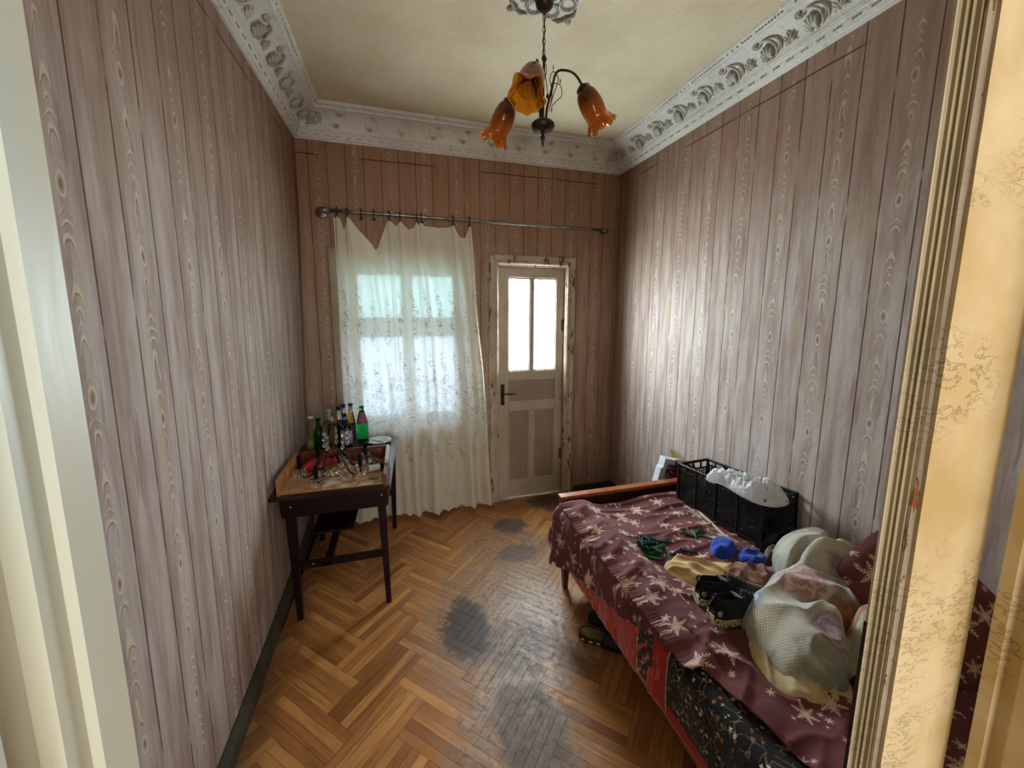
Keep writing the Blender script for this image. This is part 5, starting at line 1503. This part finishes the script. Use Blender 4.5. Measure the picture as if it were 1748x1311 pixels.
# ------------------------------------------------------------------ shoes
M_SHOE = fabric('black_shoe_knit', (13, 13, 15), (20, 20, 23), .8, 20, .001, 200)
def sole_mat():
    g = G('speckled_cream_sole'); p = g.obj()
    sp = g.sm(g.noise(p, 120, 3, .8), .52, .56)
    g.bsdf(g.mixc(sp, (218, 210, 166), (40, 36, 22)), .6); return g.mat
M_SOLE = sole_mat(); M_SIL = simple('grey_heel_badge', (150, 156, 166), (120, 126, 136), 40, .5)
def shoe(label, loc, rz, mir=1):
    t = thing('black_sneaker', label, 'sneaker', loc, rz, 'black sneakers on the bed')
    L = .275
    def hw(s): return pl([(0, .018), (.04, .030), (.15, .036), (.45, .034), (.70, .046), (.88, .040), (.96, .026), (1, .010)], s)
    b = MB(); n = 40; k = 6
    for i in range(n+1):
        s = i/n; w = hw(s); lift = .010*sst(.75, 1, s)+.006*sst(.12, 0, s)
        top = .034-.006*sst(.2, .6, s)+.004*sst(.8, 1, s)+lift*.3
        for (a, z) in ((-.90, lift), (-1.10, .008+lift), (-1.05, top), (1.05, top), (1.10, .008+lift), (.90, lift)):
            b.v.append((s*L*1.02-.004, a*w, z))
    for i in range(n):
        for j in range(k): b.f.append((i*k+j, i*k+(j+1) % k, (i+1)*k+(j+1) % k, (i+1)*k+j))
    b.f.append(tuple(range(k))); b.f.append(tuple(n*k+j for j in range(k)))
    recalc(b.build('sole', M_SOLE, t, auto=50))
    def hh(s): return pl([(0, .070), (.03, .094), (.10, .100), (.30, .092), (.42, .096), (.60, .074), (.80, .050), (.95, .036), (1, .022)], s)
    def up(u, v):
        s = v; a = u*PI; w = hw(s)*1.0; h = hh(s)
        z = .028+(h-.010)*math.sin(a)**.75
        open_ = sst(.06, .10, s)*sst(.44, .38, s)
        y = -math.cos(a)*w*(1-.38*math.sin(a)*(1-open_*.4))
        if open_ > 0 and .28 < u < .72: z = lerp(z, .045, open_*sst(.28, .36, u)*sst(.72, .64, u))
        return Vector((s*L, y, z))
    grid(32, 40, up).build('upper', M_SHOE, t, smooth=True)
    b = MB()
    for i in range(5):
        x = L*(.42+.06*i); zz = .030+hh(.42+.06*i)-.012
        b.tube(catmull([(x, -.020, zz-.010), (x+.004, 0, zz+.003), (x, .020, zz-.010)], 4, False), .0022, 5)
    b.build('laces', M_SHOE, t)
    b = MB(); b.box(-.030, -.017, -.003, .030, .017, .003, .002, Matrix.Translation((.108, 0, .090)) @ Matrix.Rotation(.45, 4, 'Y')); b.build('tongue', M_SHOE, t)
    b = MB(); b.tube(catmull([(.002, 0, .085), (-.006, 0, .105), (.006, 0, .112), (.014, 0, .090)], 4, False), .003, 6); b.build('heel_loop', M_SHOE, t)
    b = MB(); b.ball((.008, -.0325*mir, .060), .011, 10, 6, (1, .35, 1.1)); b.build('heel_badge', M_SIL, t, smooth=True)
    return t
shoe('black sneaker with speckled cream sole, the farther one of the pair', (1.690, 1.090, bz(1.75, 1.07)+.006), math.radians(-12))
shoe('black sneaker with speckled cream sole, the nearer one of the pair', (1.668, .995, bz(1.72, .98)+.006), math.radians(-6))

# slippers under the bed
M_SLB = plastic('black_rubber_slipper', (22, 20, 20), .6); M_SLI = simple('olive_footbed', (126, 118, 60), (104, 100, 56), 12, .8); M_SLO = simple('orange_cream_side_badge', (206, 130, 60), (190, 176, 120), 60, .6)
M_SLI2 = simple('dark_green_footbed', (44, 52, 44), (34, 40, 36), 12, .7)
def slipper(label, loc, rz, fb, badges):
    t = thing('slipper', label, 'slipper', loc, rz)
    L = .255
    def hw(s): return pl([(0, .012), (.05, .030), (.15, .038), (.4, .036), (.7, .047), (.88, .042), (.96, .028), (1, .012)], s)
    out = [(s/30*L, -hw(s/30)) for s in range(31)]+[(s/30*L, hw(s/30)) for s in range(30, -1, -1)]
    MB().prism(out, 0, .024, b=.001).build('sole', M_SLB, t)
    inn = [(x*.965+.005, y*.90) for x, y in out]
    MB().prism(inn, .0235, .0262).build('footbed', fb, t)
    MB().tube([(x*.985+.002, y*.97, .0262) for x, y in out], .0032, 6, closed=True).build('rim', M_SLB, t, smooth=True)
    def strap(u, v):
        s = lerp(.44, .82, v); a = u*PI; w = hw(s)*1.08
        return Vector((s*L+.02*(1-abs(2*u-1)), -math.cos(a)*w, .010+math.sin(a)**.7*(.062-.012*v)))
    solid(grid(20, 8, strap).build('strap', M_SLB, t, smooth=True), .005)
    if badges:
        for i in range(6):
            s = .10+.145*i; MB().ball((s*L, -hw(s)*1.02, .012), .012, 10, 6, (1, .25, .48)).build('side_badge', M_SLO, t, smooth=True)
    return t
slipper('black slipper with olive footbed sticking out from under the bed', (1.440, 1.565, 0.0), math.radians(-36), M_SLI, True)
slipper('dark slipper further under the bed behind the olive one', (1.530, 1.640, 0.0), math.radians(-34), M_SLI2, False)

# ------------------------------------------------------------------ crate, carrier bag, picture box
M_CRATE = plastic('black_crate_plastic', (16, 20, 19), .42)
cr = thing('plastic_crate', 'black plastic lattice crate on the bed against the wall', 'crate', (2.312, 1.545, bz(2.3, 1.5)+.016), math.radians(3.5))
cr.rotation_euler = (math.radians(-2.5), 0, math.radians(3.5))
CL, CW, CH = .262, .112, .228    # half length (Y), half width (X), height
def lattice(name, ln, hi, M_, n, m, z0, handle=0, ribs=()):
    """openwork panel in local XZ plane, centred on x"""
    b = MB(); T = .0028
    b.box(-ln, -T, 0, ln, T, z0, 0, M_); b.box(-ln, -T*2.2, hi-.014, ln, T*2.2, hi, .002, M_)
    zt = hi-.014-handle
    b.box(-ln, -T, zt-.008, ln, T, zt, 0, M_)
    for i in range(n+1):
        x = lerp(-ln, ln, i/n); b.box(x-.0021, -T*.8, z0, x+.0021, T*.8, zt-.008, 0, M_)
    for j in range(1, m):
        z_ = lerp(z0, zt-.008, j/m); b.box(-ln, -T*.8, z_-.0021, ln, T*.8, z_+.0021, 0, M_)
    if handle:
        k = max(2, int(ln/.028))
        for i in range(k+1):
            x = lerp(-ln, ln, i/k); b.box(x-.0045, -T, zt, x+.0045, T, hi-.014, 0, M_)
    for x in ribs: b.box(x-.006, -T*2.4, 0, x+.006, T*2.4, hi, .001, M_)
    o = b.build(name, M_CRATE, cr); return o
Rz = lambda a: Matrix.Rotation(a, 4, 'Z')
tl_ = .01
lattice('side_panel', CL, CH, Matrix.Translation((-CW, 0, 0)) @ Rz(PI/2) @ Matrix.Rotation(tl_, 4, 'X'), 38, 13, .014, .020, (-CL, -CL*.5, 0, CL*.5, CL))
lattice('side_panel', CL, CH, Matrix.Translation((CW, 0, 0)) @ Rz(PI/2) @ Matrix.Rotation(-tl_, 4, 'X'), 38, 13, .014, .020, (-CL, -CL*.5, 0, CL*.5, CL))
lattice('end_panel', CW, CH, Matrix.Translation((0, -CL, 0)), 14, 11, .014, .034, (-CW, CW))
lattice('end_panel', CW, CH, Matrix.Translation((0, CL, 0)), 14, 11, .014, .034, (-CW, CW))
b = MB()
for i in range(14):
    y = lerp(-CL, CL, i/13); b.box(-CW, y-.004, 0, CW, y+.004, .004)
for i in range(7):
    x = lerp(-CW, CW, i/6); b.box(x-.004, -CL, 0, x+.004, CL, .004)
b.build('bottom_grid', M_CRATE, cr)
def bag_mat():
    g = G('crumpled_white_carrier_bag'); x, y, z = g.sep(g.obj()); P = g.obj()
    pr = g.noise(g.vec(x*2.2, y*2.2, z*2), 13, 3, .7)
    red = g.sm(g.noise(g.vec(x*90, y*40, z*30), 1.0, 2), .50, .54)*g.sm(pr, .62, .65)
    c = g.mixc(red, (244, 246, 248), (206, 30, 44))
    b1 = g.bsdf(c, .22, normal=g.bump(g.noise(P, 26, 4, .7), .012), spec=.6, coat=.4, link=False)
    tl = g.n('ShaderNodeBsdfTranslucent'); g.l(c, tl.inputs[0])
    m = g.n('ShaderNodeMixShader'); m.inputs[0].default_value = .45
    g.l(b1, m.inputs[1]); g.l(tl.outputs[0], m.inputs[2]); g.l(m.outputs[0], g.out.inputs[0]); return g.mat
cb = lambda x, y: bz(2.3, 1.5)+.012+CH+.006-.0436*(y-1.545)*-1
heap('carrier_bag', 'crumpled white plastic carrier bag with red print lying on the crate', 'bag', [(2.13, 1.54), (2.165, 1.50), (2.17, 1.44), (2.17, 1.36), (2.19, 1.28), (2.25, 1.235), (2.33, 1.25), (2.375, 1.32), (2.36, 1.42), (2.30, 1.52), (2.23, 1.56), (2.18, 1.575)], .062, bag_mat(),
     lambda x, y, t: .020*N(x*16, y*16)+.012*max(0, ridge(x*20+y*8, y*24, 3))**2+.008*max(0, ridge(x*44, y*38, 1))**2-.012*max(0, ridge(x*12-y*9, y*12, 8))**4, 2.4, .5, base=lambda x, y: cb(x, y), nr=60, smoothn=12)
M_SHEET = fabric('pale_sheet_edge', (190, 172, 140), (170, 150, 118))
b = MB(); b.tube([(2.215, 1.76, bz(2.2, 1.76)+.009), (2.180, 1.56, bz(2.18, 1.56)+.010), (2.152, 1.42, bz(2.15, 1.42)+.009), (2.138, 1.31, bz(2.14, 1.31)+.010)], [.006, .008, .008, .006], 7)
tag(b.build('folded_sheet_edge', M_SHEET, None, smooth=True), 'pale rolled sheet edge along the foot of the crate', 'sheet')

M_WCARD = simple('white_card_frame', (206, 210, 214), (188, 194, 198), 8, .6)
def pic_mat():
    g = G('colourful_night_print'); x, y, z = g.sep(g.obj())
    n1 = g.noise(g.vec(x*6, z*30, 0.0), 3.0, 3, .7)
    n2 = g.noise(g.vec(x*20, z*14, 4.0), 3.0, 2)
    c = g.mixc(g.sm(n1, .52, .60), (34, 16, 40), (196, 170, 190))
    c = g.mixc(g.sm(n1, .44, .40)*.8, c, (70, 76, 150))
    c = g.mixc(g.sm(n2, .62, .68), c, (190, 180, 50))
    g.bsdf(c, .3, coat=.5); return g.mat
pb = thing('picture_box', 'white framed box with a colourful night print standing behind the footboard', 'box', (2.325, 2.06, .37))
pb.rotation_euler = (0, math.radians(14), math.radians(-6))
MB().box(-.105, -.015, 0, .14, .055, .262, .003).build('box_body', M_WCARD, pb)
MB().box(-.080, -.0175, .02, .13, -.0152, .232, 0).build('night_print', pic_mat(), pb)
MB().box(-.118, -.018, .0, -.096, .05, .20, .006).build('torn_corner', M_WCARD, pb)
M_MAR = simple('glossy_maroon_print', (120, 30, 50), (70, 20, 34), 14, .25, coat=.6)
mb_ = thing('maroon_box', 'glossy maroon box leaning between the picture box and the wall', 'box', (2.375, 1.995, .37)); mb_.rotation_euler = (0, math.radians(8), math.radians(-8))
MB().box(-.06, -.012, 0, .035, .05, .262, .003).build('box_body', M_MAR, mb_)
b = MB()
for k in (-.028, -.010): b.box(k, -.0135, .05, k+.003, -.0122, .25)
b.build('gold_line', simple('gold_print_line', (200, 160, 130)), mb_)
M_CARD = simple('brown_cardboard', (132, 118, 62), (150, 132, 86), 10, .85)
def card(u, v): return Vector((2.425-.012*v-.02*u*(1-u)+.012*math.sin(u*4), lerp(2.17, 1.93, u), lerp(.575+.05*u, lerp(.668, .635, sst(0, 1, u))-.015*math.sin(u*PI), v)))
o = solid(grid(14, 6, card).build('cardboard_flap', M_CARD, smooth=True), .003); tag(o, 'bent olive brown cardboard flap against the wall above the boxes', 'cardboard')
st_ = MB().box(2.20, 1.985, 0.0, 2.41, 2.145, .365, .004).build('storage_box', simple('dark_carton', (70, 50, 40), (56, 40, 32), 8, .8)); tag(st_, 'dark carton behind the footboard carrying the picture box', 'box')

# ------------------------------------------------------------------ clothes pegs
M_PEGG = plastic('green_peg_plastic', (10, 88, 50), .4); M_PEGD = plastic('dark_teal_peg_plastic', (12, 58, 58), .4); M_PEGB = plastic('navy_peg_plastic', (14, 30, 78), .4)
def peg_meshes(mat):
    b = MB()
    for s in (1, -1):
        Mx = Matrix.Translation((0, 0, 0)) @ Matrix.Rotation(s*.10, 4, 'Z')
        b.box(-.040, s*.0035-.0028, -.005, .036, s*.0035+.0028, .005, .0012, Mx)
    return b
pg = {}
def peg(m_, label, group, x, y, z, rz, open_=0.0, ry=0.0):
    key = m_.name
    if key not in pg:
        t = thing('clothes_peg', label, 'clothes peg', (0, 0, 0), 0, group)
        peg_meshes(m_).build('prongs', m_, t); MB().tube([(-.004, -.006, 0), (-.004, .006, 0)], .0035, 8).build('spring', M_STEEL, t, smooth=True)
        pg[key] = t
    else: t = dup(pg[key], label=label, group=group)
    t.location = (x, y, z); t.rotation_euler = (0, ry, rz); return t
random.seed(21)
GRP = 'green and teal clothes pegs heaped on the bedspread'
for i in range(22):
    x = random.gauss(1.735, .030); y = random.gauss(1.445, .030)
    x = clamp(x, 1.665, 1.82); y = clamp(y, 1.375, 1.515)
    m_ = M_PEGG if i % 5 < 2 else M_PEGD
    lab = 'green plastic clothes peg in the heap on the bedspread' if m_ is M_PEGG else 'dark teal plastic clothes peg in the heap on the bedspread'
    peg(m_, lab, GRP+(' (green)' if m_ is M_PEGG else ' (teal)'), x, y, bz(x, y)+.016+.010*(i % 3), random.uniform(0, 3.1), ry=random.uniform(-.15, .15))
for (x, y, a, m_, lab) in [(1.845, 1.475, .1, M_PEGB, 'navy blue clothes peg at the right edge of the heap of pegs'), (1.835, 1.385, .15, M_PEGB, 'navy blue clothes peg lying apart just below the heap'),
                           (1.775, 1.345, 1.2, M_PEGG, 'left one of two green pegs forming a peak beside the cream cloth'), (1.800, 1.335, 2.1, M_PEGG, 'right one of two green pegs forming a peak beside the cream cloth'),
                           (1.895, 1.375, 2.6, M_PEGD, 'teal clothes peg alone between the heap and the blue socks'), (1.705, 1.370, 2.5, M_PEGG, 'green clothes peg sliding off the near side of the heap'),
                           (1.985, 1.47, 2.2, M_PEGG, 'leftmost green peg of the small group nearest the crate'), (2.01, 1.465, 1.1, M_PEGG, 'second green peg of the small group nearest the crate'),
                           (2.055, 1.485, .5, M_PEGG, 'farthest green peg of the small group nearest the crate'), (2.045, 1.425, 2.3, M_PEGG, 'nearest green peg of the small group by the crate')]:
    o = peg(m_, lab, 'loose clothes pegs on the bedspread', x, y, bz(x, y)+.014, a)

def flapf(u, v):
    a = Vector((0.312, 2.912, 2.238)); b_ = Vector((0.470, 2.900, 2.060)); c = Vector((0.505, 2.896, 1.900)); d = Vector((0.335, 2.905, 2.020))
    P = a.lerp(b_, u).lerp(d.lerp(c, u), v)
    P.y -= 0.008*math.sin(u*PI)*math.sin(v*PI)
    return P
o = grid(16, 16, flapf, lambda u, v: (u*.3, 2.0+.2*v)).build('folded_flap', M_CURT, bpy.data.objects['curtain'], smooth=True)
